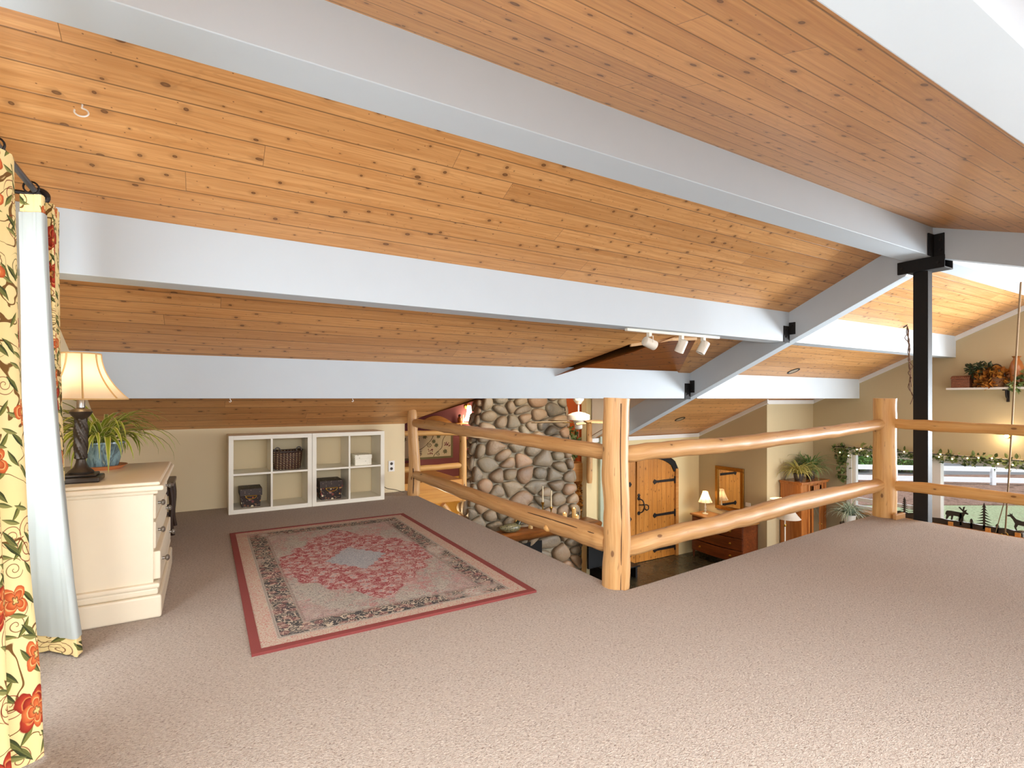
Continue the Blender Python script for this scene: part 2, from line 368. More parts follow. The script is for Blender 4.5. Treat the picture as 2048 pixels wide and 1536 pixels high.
bronze = plain('dark_bronze', (62, 54, 46), .38, .6, var=.25, vs=30.)
gold = plain('antique_gold_leaf', (160, 112, 44), .35, .75, var=.3, vs=40., bump=.3)
brass = plain('brass_metal', (190, 150, 70), .3, .9)
off_white = plain('off_white_metal', (236, 230, 216), .4)
black_gloss = plain('black_screen', (6, 6, 6), .3, spec=.15)
dark_wood = mat_wood('dark_stained_wood', (38, 24, 18), (64, 42, 30), 2, .35)
mahogany = mat_wood('mahogany_wood', (84, 38, 16), (128, 66, 30), 1, .3)
armoire_wood = mat_wood('cherry_wood', (150, 84, 36), (192, 122, 62), 2, .22)
door_wood = None
oak = mat_wood('honey_wood', (186, 122, 56), (214, 158, 88), 0, .4)
mantel_wood = mat_wood('mantel_wood', (110, 60, 24), (168, 104, 48), 0, .3, .7)
terracotta = plain('terracotta', (196, 124, 72), .7)
soil = plain('potting_soil', (46, 34, 26), .95, bump=.5)
wax = plain('ivory_wax', (240, 226, 190), .5, var=.02)
glassm = mat_glass()
plate_white = plain('white_plastic', (236, 234, 228), .35, var=.01)
slot_dark = plain('dark_slot', (70, 60, 52), .6)
leaf_yellow = mat_leafstrip('striped_leaf', (120, 140, 36), (160, 172, 60), (226, 222, 150))
leaf_gold = mat_leafstrip('golden_striped_leaf', (150, 150, 50), (190, 180, 80), (232, 222, 160), .25)
leaf_green = mat_leafstrip('green_striped_leaf', (70, 112, 48), (104, 142, 70), (206, 218, 176), .36)
leaf_silver = mat_leafstrip('silver_striped_leaf', (120, 150, 116), (150, 176, 140), (232, 240, 230), .24)
leaf_ivy = mat_leaf('ivy_leaf', [(52, 72, 36), (96, 118, 62), (150, 160, 100)])
leaf_autumn = mat_leaf('autumn_leaf', [(116, 70, 30), (176, 112, 42), (214, 160, 70)])
leaf_hedge = mat_leaf('hedge_leaf', [(50, 92, 40), (96, 146, 70), (150, 190, 110)])
bulb_warm = mat_emit('fairy_light_glow', (255, 222, 150), 9.)

# ------------------------------------------------------------------ mesh helper
class MB:
    def __init__(s): s.v = []; s.f = []; s.uv = []; s.mi = []; s.tint = []; s.m = 0; s.t = (1., 1., 1.)
    def add(s, vs, fs, uvs=None):
        b = len(s.v); s.v += [tuple(p) for p in vs]
        for i, f in enumerate(fs):
            s.f.append(tuple(b+k for k in f)); s.mi.append(s.m); s.tint.append(s.t)
            s.uv.append(uvs[i] if uvs else None)
        return s
    def box(s, x0, y0, z0, x1, y1, z1):
        x0, x1 = sorted((x0, x1)); y0, y1 = sorted((y0, y1)); z0, z1 = sorted((z0, z1))
        v = [(x0, y0, z0), (x1, y0, z0), (x1, y1, z0), (x0, y1, z0), (x0, y0, z1), (x1, y0, z1), (x1, y1, z1), (x0, y1, z1)]
        return s.add(v, [(3, 2, 1, 0), (4, 5, 6, 7), (0, 1, 5, 4), (1, 2, 6, 5), (2, 3, 7, 6), (3, 0, 4, 7)])
    def obox(s, c, sx, sy, sz, M):
        v = [Vector(c)+M @ Vector((a*sx/2, b*sy/2, d*sz/2)) for d in (-1, 1) for a, b in ((-1, -1), (1, -1), (1, 1), (-1, 1))]
        return s.add(v, [(3, 2, 1, 0), (4, 5, 6, 7), (0, 1, 5, 4), (1, 2, 6, 5), (2, 3, 7, 6), (3, 0, 4, 7)])
    def prism(s, poly, d, origin, ax, ay):
        """polygon in the plane (ax, ay) at origin, pushed by vector d"""
        o = Vector(origin); ax = Vector(ax); ay = Vector(ay); d = Vector(d); n = len(poly)
        lo = [o+ax*p[0]+ay*p[1] for p in poly]; hi = [p+d for p in lo]
        flip = ax.cross(ay).dot(d) > 0
        bot = tuple(range(n)); top = tuple(range(n, 2*n))
        fs = [bot[::-1], top] if flip else [bot, top[::-1]]
        for i in range(n):
            j = (i+1) % n
            q = (i, j, n+j, n+i)
            fs.append(q if flip else q[::-1])
        return s.add(lo+hi, fs)
    def lathe(s, prof, c=(0, 0, 0), seg=24, sq=None, axis=None):
        c = Vector(c); vs = []; n = len(prof)
        R = Matrix.Identity(3) if axis is None else Vector((0, 0, 1)).rotation_difference(Vector(axis)).to_matrix()
        for r, z in prof:
            for k in range(seg):
                a = 2*PI*k/seg
                vs.append(c+R @ Vector((r*math.cos(a), r*math.sin(a), z)))
        fs = []; uv = []
        for i in range(n-1):
            for k in range(seg):
                j = (k+1) % seg
                fs.append((i*seg+k, i*seg+j, (i+1)*seg+j, (i+1)*seg+k))
                uv.append([(k/seg, i/n), ((k+1)/seg, i/n), ((k+1)/seg, (i+1)/n), (k/seg, (i+1)/n)])
        if prof[0][0] > 1e-4: fs.append(tuple(range(seg))[::-1]); uv.append(None)
        if prof[-1][0] > 1e-4: fs.append(tuple((n-1)*seg+k for k in range(seg))); uv.append(None)
        return s.add(vs, fs, uv)
    def tube(s, pts, rad, seg=10, squash=1.):
        pts = [Vector(p) for p in pts]; n = len(pts)
        if not isinstance(rad, (list, tuple)): rad = [rad]*n
        tang = []
        for i in range(n):
            t = (pts[min(i+1, n-1)]-pts[max(i-1, 0)])
            tang.append(t.normalized() if t.length > 1e-9 else Vector((0, 0, 1)))
        up = Vector((0, 0, 1)) if abs(tang[0].z) < .9 else Vector((1, 0, 0))
        x = tang[0].cross(up).normalized(); vs = []; L = 0; ls = []
        for i in range(n):
            if i: L += (pts[i]-pts[i-1]).length
            ls.append(L)
            x = (x-tang[i]*x.dot(tang[i])).normalized(); y = tang[i].cross(x)
            for k in range(seg):
                a = 2*PI*k/seg
                vs.append(pts[i]+(x*math.cos(a)+y*math.sin(a)*squash)*rad[i])
        fs = []; uv = []; R0 = max(rad)
        for i in range(n-1):
            for k in range(seg):
                j = (k+1) % seg
                fs.append((i*seg+k, i*seg+j, (i+1)*seg+j, (i+1)*seg+k))
                a, b = 2*PI*R0*k/seg, 2*PI*R0*(k+1)/seg
                uv.append([(a, ls[i]), (b, ls[i]), (b, ls[i+1]), (a, ls[i+1])])
        fs += [tuple(range(seg))[::-1], tuple((n-1)*seg+k for k in range(seg))]; 
        cap = [(.5+rad[0]*math.cos(2*PI*k/seg), rad[0]*math.sin(2*PI*k/seg)) for k in range(seg)]
        uv += [cap[::-1], cap]
        return s.add(vs, fs, uv)
    def ball(s, c, r, seg=10, rings=6, sc3=(1, 1, 1)):
        prof = [(max(1e-5, r*math.sin(PI*i/rings)), -r*math.cos(PI*i/rings)) for i in range(rings+1)]
        b = len(s.v); s.lathe(prof, (0, 0, 0), seg)
        for i in range(b, len(s.v)):
            p = s.v[i]; s.v[i] = (c[0]+p[0]*sc3[0], c[1]+p[1]*sc3[1], c[2]+p[2]*sc3[2])
        return s
    def sheet(s, rows, uvs=None):
        """rows: list of equally long lists of points"""
        n = len(rows[0]); vs = [p for r in rows for p in r]; fs = []; uv = []
        for i in range(len(rows)-1):
            for k in range(n-1):
                q = (i*n+k, i*n+k+1, (i+1)*n+k+1, (i+1)*n+k); fs.append(q)
                uv.append([uvs[a//n][a % n] for a in q] if uvs else None)
        return s.add(vs, fs, uv)
    def build(s, name, mats, parent=None, smooth=35., bevel=0., kind=None, label=None):
        me = bpy.data.meshes.new(name)
        off = Vector((0, 0, 0))
        p = parent
        while p is not None: off += p.location; p = p.parent
        me.from_pydata([(a-off.x, b-off.y, c-off.z) for a, b, c in s.v], [], s.f)
        mats = mats if isinstance(mats, (list, tuple)) else [mats]
        for m in mats: me.materials.append(m)
        if any(u is not None for u in s.uv):
            ul = me.uv_layers.new(name='UVMap'); d = ul.data
            for poly, u in zip(me.polygons, s.uv):
                if u is not None:
                    for li, q in zip(poly.loop_indices, u): d[li].uv = q
        if any(t != (1., 1., 1.) for t in s.tint):
            at = me.color_attributes.new('tint', 'FLOAT_COLOR', 'CORNER')
            for poly, t in zip(me.polygons, s.tint):
                for li in poly.loop_indices: at.data[li].color = (*t, 1)
        for poly, k in zip(me.polygons, s.mi): poly.material_index = k
        me.validate()
        if smooth:
            for poly in me.polygons: poly.use_smooth = True
            me.set_sharp_from_angle(angle=math.radians(smooth))
        o = bpy.data.objects.new(name, me); C.objects.link(o)
        if parent is not None: o.parent = parent
        if bevel:
            b = o.modifiers.new('bevel', 'BEVEL'); b.width = bevel; b.segments = 2; b.limit_method = 'ANGLE'; b.angle_limit = math.radians(40)
            b.harden_normals = False
        if kind: o['kind'] = kind
        if label: o['label'] = label
        return o

def thing(name, label, cat, loc=(0, 0, 0), group=None, kind=None):
    o = bpy.data.objects.new(name, None); C.objects.link(o); o.location = loc; o.empty_display_size = .05
    o['label'] = label; o['category'] = cat
    if group: o['group'] = group
    if kind: o['kind'] = kind
    return o
def tag(o, label, cat, group=None):
    o['label'] = label; o['category'] = cat
    if group: o['group'] = group
    return o
def B(*a): return MB().box(*a)
def catmull(pts, n=6):
    pts = [Vector(p) for p in pts]; out = []
    P = [pts[0]*2-pts[1]]+pts+[pts[-1]*2-pts[-2]]
    for i in range(1, len(P)-2):
        for k in range(n):
            t = k/n; a, b, c, d = P[i-1:i+3]
            out.append(.5*((2*b)+(c-a)*t+(2*a-5*b+4*c-d)*t*t+(3*b-a-3*c+d)*t**3))
    out.append(pts[-1]); return out

# ------------------------------------------------------------------ key dimensions
XL, XR = -.85, 10.18          # left wall, right gable wall
ZF = -1.98                    # lower floor
YN = -2.6                     # wall behind the camera
XRF = 5.72                    # main rafter
YD = 7.205                    # entrance wall
YB = 8.75                     # rear wall of the far loft
def z_far(y): return 2.112+.453*(3.48-y)
def z_low(y): return .822+.5248*(6.13-y)
def z_near(y): return 2.69-.355*(2.123-y)
YRg = 2.233
ZRg = z_near(YRg)

def struct(mb, name, mat, **k): return mb.build(name, mat, kind='structure', **k)
def plane_uv(mb, pts, along, across, org=(0, 0, 0), flip=False):
    o = Vector(org); a = Vector(along).normalized(); b = Vector(across).normalized()
    uv = [((Vector(p)-o).dot(a), (Vector(p)-o).dot(b)) for p in pts]
    f = tuple(range(len(pts)))
    if flip: f = f[::-1]; uv = uv[::-1]
    mb.add(pts, [f], [uv])

# --- ceiling
mb = MB()
fo = (0, YRg, z_far(YRg))
def cq(pts, fn, sgn): # polygon on the far slope
    P = [(x, y, fn(y)) for x, y in pts]
    slope = (fn(1)-fn(0))
    plane_uv(mb, P, (1, 0, 0), (0, 1, slope), fo)
cq([(XL, YRg), (5.79, YRg), (5.79, 4.96), (XL, 4.96)][:2]+[(5.79, 4.96), (5.49, 4.88), (4.907, 4.087), (4.556, 4.135), (4.087, 4.306), (3.52, 4.96), (XL, 4.96)], z_far, 1)
zk = z_far(4.96)-z_low(4.96)
def z_lowc(y): return z_low(y)+zk*(6.13-y)/(6.13-4.96)
cq([(XL, 4.96), (3.52, 4.96), (2.241, 5.98), (2.1, 6.13), (XL, 6.13)], z_lowc, 1)
cq([(5.79, YRg), (XR, YRg), (XR, YD+.14), (5.79, YD+.14)], z_far, 1)
# near slope
P = [(XL, YN, z_near(YN)), (XR, YN, z_near(YN)), (XR, YRg, ZRg), (XL, YRg, ZRg)]
plane_uv(mb, P, (1, 0, 0), (0, 1, .355), (0, YRg, ZRg))
# cross gable over the far wing
def z_cr(x): return 1.837-.615*(x-4.907)
def z_cl(x): return .9+.40*(x-2.241)
xr = (1.837+.615*4.907-.9+.40*2.241)/(.40+.615)
struct(mb, 'ceiling', wood_ceiling, smooth=0)
mb = MB()
pts = [(4.087, 4.15), (4.907, 4.087), (5.49, 4.88), (5.9, 5.44), (5.9, 9.2), (xr, 9.2), (xr, 3.5)]
P = [(x, y, z_cr(x)+.004) for x, y in [(xr, 4.0), (4.907, 4.08), (5.49, 4.875), (5.94, 5.5), (5.94, 9.2), (xr, 9.2)]]
plane_uv(mb, P, (0, 1, 0), (1, 0, -.615))
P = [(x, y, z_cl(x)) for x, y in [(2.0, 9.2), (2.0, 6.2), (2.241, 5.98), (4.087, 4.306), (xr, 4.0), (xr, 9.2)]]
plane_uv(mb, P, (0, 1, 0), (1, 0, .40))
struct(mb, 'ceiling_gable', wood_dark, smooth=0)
# outer roof deck closing the gap above the planks
mb = MB()
mb.add([(XL-.2, YRg, 2.95), (XR+.2, YRg, 2.95), (XR+.2, 9.2, 2.95), (XL-.2, 9.2, 2.95)], [(0, 1, 2, 3)])
mb.add([(XL-.2, 9.2, ZF), (XR+.2, 9.2, ZF), (XR+.2, 9.2, 2.95), (XL-.2, 9.2, 2.95)], [(0, 1, 2, 3)])
for xx in (XL-.2, XR+.2): mb.add([(xx, YRg, 2.95), (xx, 9.2, 2.95), (xx, 9.2, ZF), (xx, 7.5, ZF), (xx, YRg, 2.3)], [(0, 1, 2, 3, 4)])
mb.add([(XL-.2, YN-.2, z_near(YN)+.1), (XR+.2, YN-.2, z_near(YN)+.1), (XR+.2, YRg, 2.95), (XL-.2, YRg, 2.95)], [(0, 1, 2, 3)])
struct(mb, 'roof_deck', plain('roof_board', (90, 80, 70), .9), smooth=0)
mb = MB()   # pale edge board on the valley opening
E1 = [(4.087, 4.306), (4.556, 4.135), (4.907, 4.087)]
vs = []
for x, y in E1: vs += [(x, y, z_far(y)+.002), (x, y, z_far(y)-.03), (x+.01, y+.03, z_far(y)-.03), (x+.01, y+.03, z_far(y)+.002)]
fs = []
for i in range(2):
    for k in range(4): fs.append((i*4+k, i*4+(k+1) % 4, i*4+4+(k+1) % 4, i*4+4+k))
mb.add(vs, fs); struct(mb, 'trim_1', plain('pale_pine_edge', (226, 186, 136), .5), smooth=0)

# --- beams
def xbeam(name, x0, x1, y0, y1, zb, zt0, zt1):
    mb = MB(); v = []
    for x in (x0, x1): v += [(x, y0, zb), (x, y1, zb), (x, y1, zt1), (x, y0, zt0)]
    mb.add(v, [(0, 1, 2, 3), (7, 6, 5, 4), (4, 5, 1, 0), (5, 6, 2, 1), (6, 7, 3, 2), (7, 4, 0, 3)])
    return struct(mb, name, paint_white, smooth=0, bevel=.004)
e = .02
for x0, x1 in ((XL-.02, XRF), (XRF+.14, XR+.02)):
    xbeam('roof_beam', x0, x1, .339, .474, 1.774, z_near(.339)+e, z_near(.474)+e)
    xbeam('roof_beam', x0, x1, 3.48, 3.67, 1.776, z_far(3.48)+e, z_far(3.67)+e)
    xbeam('roof_beam', x0, x1, 4.88, 5.07, 1.13, z_far(4.88)+e, z_far(5.07)+e-.03)
xbeam('ridge_beam', XL-.02, XRF, 2.123, 2.343, 2.427, z_near(2.123)+.01, ZRg+.05)
xbeam('ridge_beam', XRF+.14, XR+.02, 2.123, 2.343, 2.427, z_near(2.123)+.01, ZRg+.05)
mb = MB()
mb.prism([(2.233, z_far(2.233)+e), (2.233, 2.43), (2.343, z_far(2.343)-.335), (6.58, z_far(6.58)-.335), (6.58, z_far(6.58)+e)], (.14, 0, 0), (XRF, 0, 0), (0, 1, 0), (0, 0, 1))
struct(mb, 'rafter', paint_white, smooth=0, bevel=.004)
mb = MB()
mb.prism([(2.233, ZRg+e), (2.233, 2.43), (2.12, z_near(2.12)-.272), (YN, z_near(YN)-.272), (YN, z_near(YN)+e)], (.14, 0, 0), (XRF, 0, 0), (0, 1, 0), (0, 0, 1))
struct(mb, 'rafter', paint_white, smooth=0, bevel=.004)

# --- floors
EDGE = [(2.13, 6.62), (2.13, 2.30), (2.36, 2.315), (3.46, 2.405), (5.0, 2.535), (5.70, 2.56), (5.70, YN)]
top = [(XL, YN), (5.70, YN), (5.70, 2.56), (5.0, 2.535), (3.46, 2.405), (2.36, 2.315), (2.13, 2.30), (2.13, 6.62), (XL, 6.62)]
mb = MB(); mb.prism(top, (0, 0, .05), (0, 0, -.05), (1, 0, 0), (0, 1, 0))
struct(mb, 'floor', carpet, smooth=0, bevel=.012)
ed2 = [(p[0], p[1]) for p in top]
mb = MB(); mb.prism([(XL, YN), (5.715, YN), (5.715, 2.575), (2.145, 2.31), (2.145, 6.62), (XL, 6.62)], (0, 0, .215), (0, 0, -.265), (1, 0, 0), (0, 1, 0))
struct(mb, 'floor_edge', plain('cream_fascia', (226, 214, 190), .5), smooth=0)
mb = B(XL-.1, YN-.1, ZF-.1, XR+.1, 9.2, ZF); struct(mb, 'floor_lower', tile, smooth=0)

# --- walls
def wall_holes(mb, const, axis, a0, a1, zb, ztop, holes, th):
    """vertical wall of thickness th on plane axis=const; ztop callable; rectangular holes (a0,a1,z0,z1)"""
    xs = sorted({a0, a1, *[h[0] for h in holes], *[h[1] for h in holes], *([YRg] if axis == 'x' and a0 < YRg < a1 else [])})
    def quad(p, q, z0p, z0q, z1p, z1q):
        pts = [(p, z0p), (q, z0q), (q, z1q), (p, z1p)]
        if axis == 'x': mb.prism(pts, (th, 0, 0), (const, 0, 0), (0, 1, 0), (0, 0, 1))
        else: mb.prism(pts, (0, th, 0), (0, const, 0), (1, 0, 0), (0, 0, 1))
    for p, q in zip(xs[:-1], xs[1:]):
        hs = sorted([h for h in holes if h[0] <= p+1e-6 and h[1] >= q-1e-6], key=lambda h: h[2])
        z = zb
        for h in hs:
            quad(p, q, z, z, h[2], h[2]); z = h[3]
        quad(p, q, z, z, ztop(p), ztop(q))
zroof = lambda y: (z_near(y) if y < YRg else z_far(y))+.03
WL = (.35, 2.75, .45, 1.85)       # window in the left wall
mb = MB(); wall_holes(mb, XL, 'x', YN, 9.0, ZF, zroof, [WL], -.14); struct(mb, 'wall_left', cream, smooth=0)
WG = (2.15, 5.0, -.86, .15)        # big gable window
mb = MB(); wall_holes(mb, XR, 'x', YN, 5.71, ZF, zroof, [WG, (-1.4, 2.0, .05, 1.25)], .14); struct(mb, 'wall_right', beige, smooth=0)
WB = (-.5, 5.3, .12, .92)
mb = MB(); wall_holes(mb, YN, 'y', XL-.14, XR+.14, ZF, lambda x: z_near(YN)+.03, [WB, (6.6, 9.2, -1.6, .3)], -.14); struct(mb, 'wall_front', cream, smooth=0)
mb = B(XL, 6.13, -.02, 2.10, 6.25, .86); struct(mb, 'wall_knee', cream, smooth=0)
mb = B(8.71, 5.71, ZF, XR+.14, 5.83, 1.12); struct(mb, 'wall_nook', beige, smooth=0)
mb = MB(); mb.prism([(5.83, ZF), (YD, ZF), (YD, z_far(YD)+.03), (5.83, z_far(5.83)+.03)], (.14, 0, 0), (8.71, 0, 0), (0, 1, 0), (0, 0, 1)); struct(mb, 'wall_mirror', beige, smooth=0)
# entrance wall with arched opening
xa0, xa1, zs, rise = 6.21, 8.10, -.26, .36
def arch(x0, x1, z, h, n=24): return [(x0+(x1-x0)*k/n, z+h*math.sqrt(max(0, 1-((2*k/n)-1)**2))) for k in range(n+1)]
mb = MB()
ap = arch(xa0, xa1, zs, rise)
poly_l = [(5.80, ZF), (xa0, ZF), (xa0, zs)]
zt = z_far(YD)+.03
mb.prism([(5.785, ZF), (xa0, ZF), (xa0, 1.2), (5.785, 1.2)], (0, .14, 0), (0, YD, 0), (1, 0, 0), (0, 0, 1))
mb.prism([(xa1, ZF), (8.71, ZF), (8.71, zt), (xa1, zt)], (0, .14, 0), (0, YD, 0), (1, 0, 0), (0, 0, 1))
for a, b in zip(ap[:-1], ap[1:]):
    mb.prism([a, b, (b[0], zt), (a[0], zt)], (0, .14, 0), (0, YD, 0), (1, 0, 0), (0, 0, 1))
struct(mb, 'wall_entry', mat_wall('entry_wall_paint', (222, 204, 158)), smooth=0)
mb = B(5.90, YD+.141, -.40, 6.02, YB, 1.6); struct(mb, 'wall_wing', rust, smooth=0)
mb = MB(); mb.prism([(4.9, z_far(4.9)), (7.09, z_far(7.09)-.05), (7.09, 1.6), (4.9, 1.6)], (.05, 0, 0), (5.81, 0, 0), (0, 1, 0), (0, 0, 1)); struct(mb, 'wall_gusset', palew, smooth=0)
mb = B(XL, YB, -.30, 5.90, YB+.12, 1.9); struct(mb, 'wall_back', wine, smooth=0)
mb = B(4.95, YB-.03, -.1, 5.90, YB-.001, 1.9); struct(mb, 'wall_rust', rust, smooth=0)
mb = B(XL, YB, ZF, 8.8, YB+.12, -.30); struct(mb, 'wall_back_lower', gold_wall, smooth=0)
mb = B(6.05, YD-.06, ZF, 6.19, YD, .80); struct(mb, 'trim_3', sage, smooth=0, bevel=.006)
# far loft slab and honey fascia
mb = B(2.13, 6.62, -.30, 3.10, YB, -.0); struct(mb, 'floor_far_loft', mat_wood('honey_fascia_wood', (196, 128, 44), (222, 160, 70), 0, .35), smooth=0)
mb = B(XL, 6.62, -.30, 2.13, YB, -.005); struct(mb, 'floor_rear', carpet, smooth=0)
mb = B(4.9, 7.32, -.34, 5.90, YB, -.02); struct(mb, 'floor_far_landing', oak, smooth=0)

# --- crown trim following the roof
def trimbar(name, p, q, d, h=.075, nrm=(0, 0, 0)):
    mb = MB(); p = Vector(p); q = Vector(q); n = Vector(d)
    v = [p, p+n, p+n-Vector((0, 0, h)), p-Vector((0, 0, h))]; w = [q, q+n, q+n-Vector((0, 0, h)), q-Vector((0, 0, h))]
    mb.add(v+w, [(0, 1, 2, 3), (7, 6, 5, 4), (4, 5, 1, 0), (5, 6, 2, 1), (6, 7, 3, 2), (7, 4, 0, 3)])
    return struct(mb, name, trim_white, smooth=0, bevel=.003)
g = .03
trimbar('trim_4', (XR, 2.343, z_far(2.343)), (XR, 5.71, z_far(5.71)), (-g, 0, 0))
trimbar('trim_5', (8.71, 5.71, z_far(5.71)), (XR-g, 5.71, z_far(5.71)), (0, -g, 0))
trimbar('trim_6', (8.71, 5.71-g, z_far(5.71-g)), (8.71, YD, z_far(YD)), (-g, 0, 0))
trimbar('trim_7', (5.87, YD, z_far(YD)), (8.71-g, YD, z_far(YD)), (0, -g, 0))

# ------------------------------------------------------------------ windows
def window(name, plane, axis, a0, a1, z0, z1, inward, mull=(), rails=(), case=.09):
    """frame parts around an opening; inward = +1/-1 towards the room"""
    fr = MB()
    def bx(mb, p, q, zz0, zz1, d0, d1):
        d0, d1 = plane+inward*d0, plane+inward*d1
        if axis == 'x': mb.box(d0, p, zz0, d1, q, zz1)
        else: mb.box(p, d0, zz0, q, d1, zz1)
    bx(fr, a0-case, a0, z0-case, z1+case, 0, .025); bx(fr, a1, a1+case, z0-case, z1+case, 0, .025)
    bx(fr, a0, a1, z1, z1+case, 0, .025); bx(fr, a0, a1, z0-case, z0, 0, .035)
    w = .05
    bx(fr, a0, a0+w, z0, z1, -.10, -.02); bx(fr, a1-w, a1, z0, z1, -.10, -.02); bx(fr, a0, a1, z1-w, z1, -.10, -.02); bx(fr, a0, a1, z0, z0+w, -.10, -.02)
    o = struct(fr, name, trim_white, smooth=0, bevel=.003)
    for m, mw in mull:
        mm = MB(); bx(mm, m-mw/2, m+mw/2, z0, z1, -.10, .02); mm.build('mullion', trim_white, o, 0, .003)
    for r0, r1, rz in rails:
        mm = MB(); bx(mm, r0, r1, rz-.03, rz+.03, -.09, -.03); mm.build('sash_rail', trim_white, o, 0)
    gl = MB(); bx(gl, a0+w, a1-w, z0+w, z1-w, -.07, -.064); gl.build('pane', glassm, o, 0)
    return o
window('window_1', XR, 'x', *WG, -1, mull=((3.735, .13),), rails=((3.80, 4.95, -.70),))
window('window_2', XL, 'x', *WL, +1, mull=((1.55, .08),), case=.07)
window('window_3', YN, 'y', *WB, +1, mull=((2.6, .08),))
window('window_4', XR, 'x', -1.4, 2.0, .05, 1.25, -1, mull=((.2, .1),))
window('window_5', YN, 'y', 6.6, 9.2, -1.6, .3, 1)  # unseen window, added to bring light into the lower hall
mb = B(XR-.24, 1.15, -.90, XR, 5.05, -.86); struct(mb, 'window_sill', oak, smooth=0)

# ------------------------------------------------------------------ entrance door
dplk = mat_planks('door_plank_pine', lin3(186, 118, 42), lin3(214, 152, 74), lin3(92, 50, 20), w=.118, seed=4.)
d1 = MB().prism([(xa0, ZF), (xa0, zs)]+ap[1:-1]+[(xa1, zs), (xa1, ZF)], (0, .01, 0), (0, YD+.10, 0), (1, 0, 0), (0, 0, 1)).build('door_1', black_metal, kind='structure', smooth=0)
def leaf(x0, x1, left):
    pts = [p for p in arch(xa0+.07, xa1-.07, zs, rise-.07, 40) if x0-1e-4 <= p[0] <= x1+1e-4]
    prof = [(x0, ZF+.01)]+([(x0, zs)] if left else [])+pts+([] if left else [(x1, zs)])+[(x1, ZF+.01)]
    mb = MB(); mb.prism(prof, (0, .05, 0), (0, YD+.03, 0), (1, 0, 0), (0, 0, 1))
    for i, f in enumerate(mb.f):
        mb.uv[i] = [(mb.v[k][2], mb.v[k][0]) for k in f]
    lf = mb.build('door_leaf', dplk, d1, 0)
    hs = MB()
    for z in (-.48, -1.13, -1.80):
        xh = x0 if left else x1; sg = 1 if left else -1
        hm = MB(); hm.prism([(0, -.028), (.50, -.022), (.56, -.05), (.60, 0), (.56, .05), (.50, .022), (0, .028)], (0, -.008, 0), (xh, YD+.029, z), (sg, 0, 0), (0, 0, 1))
        hm.lathe([(.016, -.07), (.016, .07)], (xh, YD+.02, z), 10)
        for q in (.1, .25, .4): hm.ball((xh+sg*q, YD+.02, z), .01, 8, 4)
        hm.build('strap_hinge', iron, lf)
    return lf
xm = 6.985
leaf(xa0+.07, xm-.004, True); lr = leaf(xm+.004, xa1-.07, False)
hd = MB(); zc = -.90; xh = xm+.075
hd.tube(catmull([(xh, YD, zc+.13), (xh+.05, YD-.03, zc+.10), (xh+.06, YD-.06, zc), (xh+.05, YD-.03, zc-.10), (xh, YD, zc-.13)], 6), .012, 8)
hd.lathe([(.035, 0), (.035, .012)], (xh, YD+.03, zc+.14), 14, axis=(0, -1, 0)); hd.lathe([(.035, 0), (.035, .012)], (xh, YD+.03, zc-.14), 14, axis=(0, -1, 0))
hd.tube(catmull([(xh, YD, zc+.02), (xh+.10, YD-.03, zc+.02), (xh+.18, YD-.03, zc), (xh+.20, YD-.03, zc-.06), (xh+.15, YD-.03, zc-.09), (xh+.11, YD-.03, zc-.06)], 5), .011, 8)
hd.build('handle', iron, lr)
lk = MB().lathe([(.03, 0), (.03, .015), (.02, .02)], (xh, YD+.03, -.70), 16, axis=(0, -1, 0)); lk.build('deadbolt', iron, lr)
tr = MB(); o1 = arch(xa0-.02, xa1+.02, zs, rise+.02, 24); i1 = arch(xa0+.10, xa1-.10, zs-.06, rise-.04, 24)
for k in range(24):
    tr.prism([i1[k], i1[k+1], o1[k+1], o1[k]], (0, -.02, 0), (0, YD+.028, 0), (1, 0, 0), (0, 0, 1))
tr.build('arch_band', black_metal, d1, 0)
fm = MB(); fm.box(xa0, YD-.012, ZF, xa0+.07, YD+.10, zs); fm.box(xa1-.07, YD-.012, ZF, xa1, YD+.10, zs); fm.build('frame', oak, d1, 0, .004)

# ------------------------------------------------------------------ outside
def grnd(name, pts, mat, z=-2.0):
    return MB().prism(pts, (0, 0, .02), (0, 0, z), (1, 0, 0), (0, 1, 0)).build(name, mat, kind='structure', smooth=0)
grass_m = mat_ground('lawn_grass', (120, 132, 98), (164, 172, 140), (140, 138, 112), 2.)
mulch_m = mat_ground('bark_mulch', (104, 78, 66), (158, 130, 116), (92, 70, 58), 3.)
asph = plain('asphalt', (96, 98, 102), .9, bump=.3)
Fd = Vector((math.cos(math.radians(59.412)), math.sin(math.radians(59.412)))); Rd = Vector((Fd.y, -Fd.x))
def gp(u, d): k = (u-1024)/1038.; q = Fd*d+Rd*(k*d); return q.x, q.y
def band(d0, d1, l0=4., l1=40.): return [tuple(Fd*d+Rd*l) for d, l in ((d0, l0), (d0, l1), (d1, l1), (d1, l0))]
grnd('ground_lawn', band(2., 15.2, 8.6), grass_m, -2.02); grnd('ground_mulch', band(15.2, 21.2), mulch_m, -2.0); grnd('ground_road', band(21.2, 32.), asph, -2.0); grnd('ground_verge', band(32., 120., -40., 160.), grass_m, -2.0)
fx0, fy0 = gp(1600, 19.6); fx1, fy1 = gp(2400, 17.7)
fe = thing('fence', 'white two-rail wooden fence outside beyond the gable window', 'fence', (fx0, fy0, -1.98))
dv = Vector((fx1-fx0, fy1-fy0)); Lf = dv.length; dn = dv.normalized(); Rz = Matrix.Rotation(math.atan2(dn.y, dn.x), 3, 'Z')
white_wood = plain('white_fence_paint', (236, 240, 244), .6, var=.03)
for zc, hh in ((-1.41, .17), (-1.80, .18)):
    MB().obox((fx0+dv.x/2, fy0+dv.y/2, zc), Lf, .04, hh, Rz).build('rail', white_wood, fe, 0)
s0 = (Vector(gp(1983, 18.7))-Vector((fx0, fy0))).dot(dn)
k = s0 % 3.2
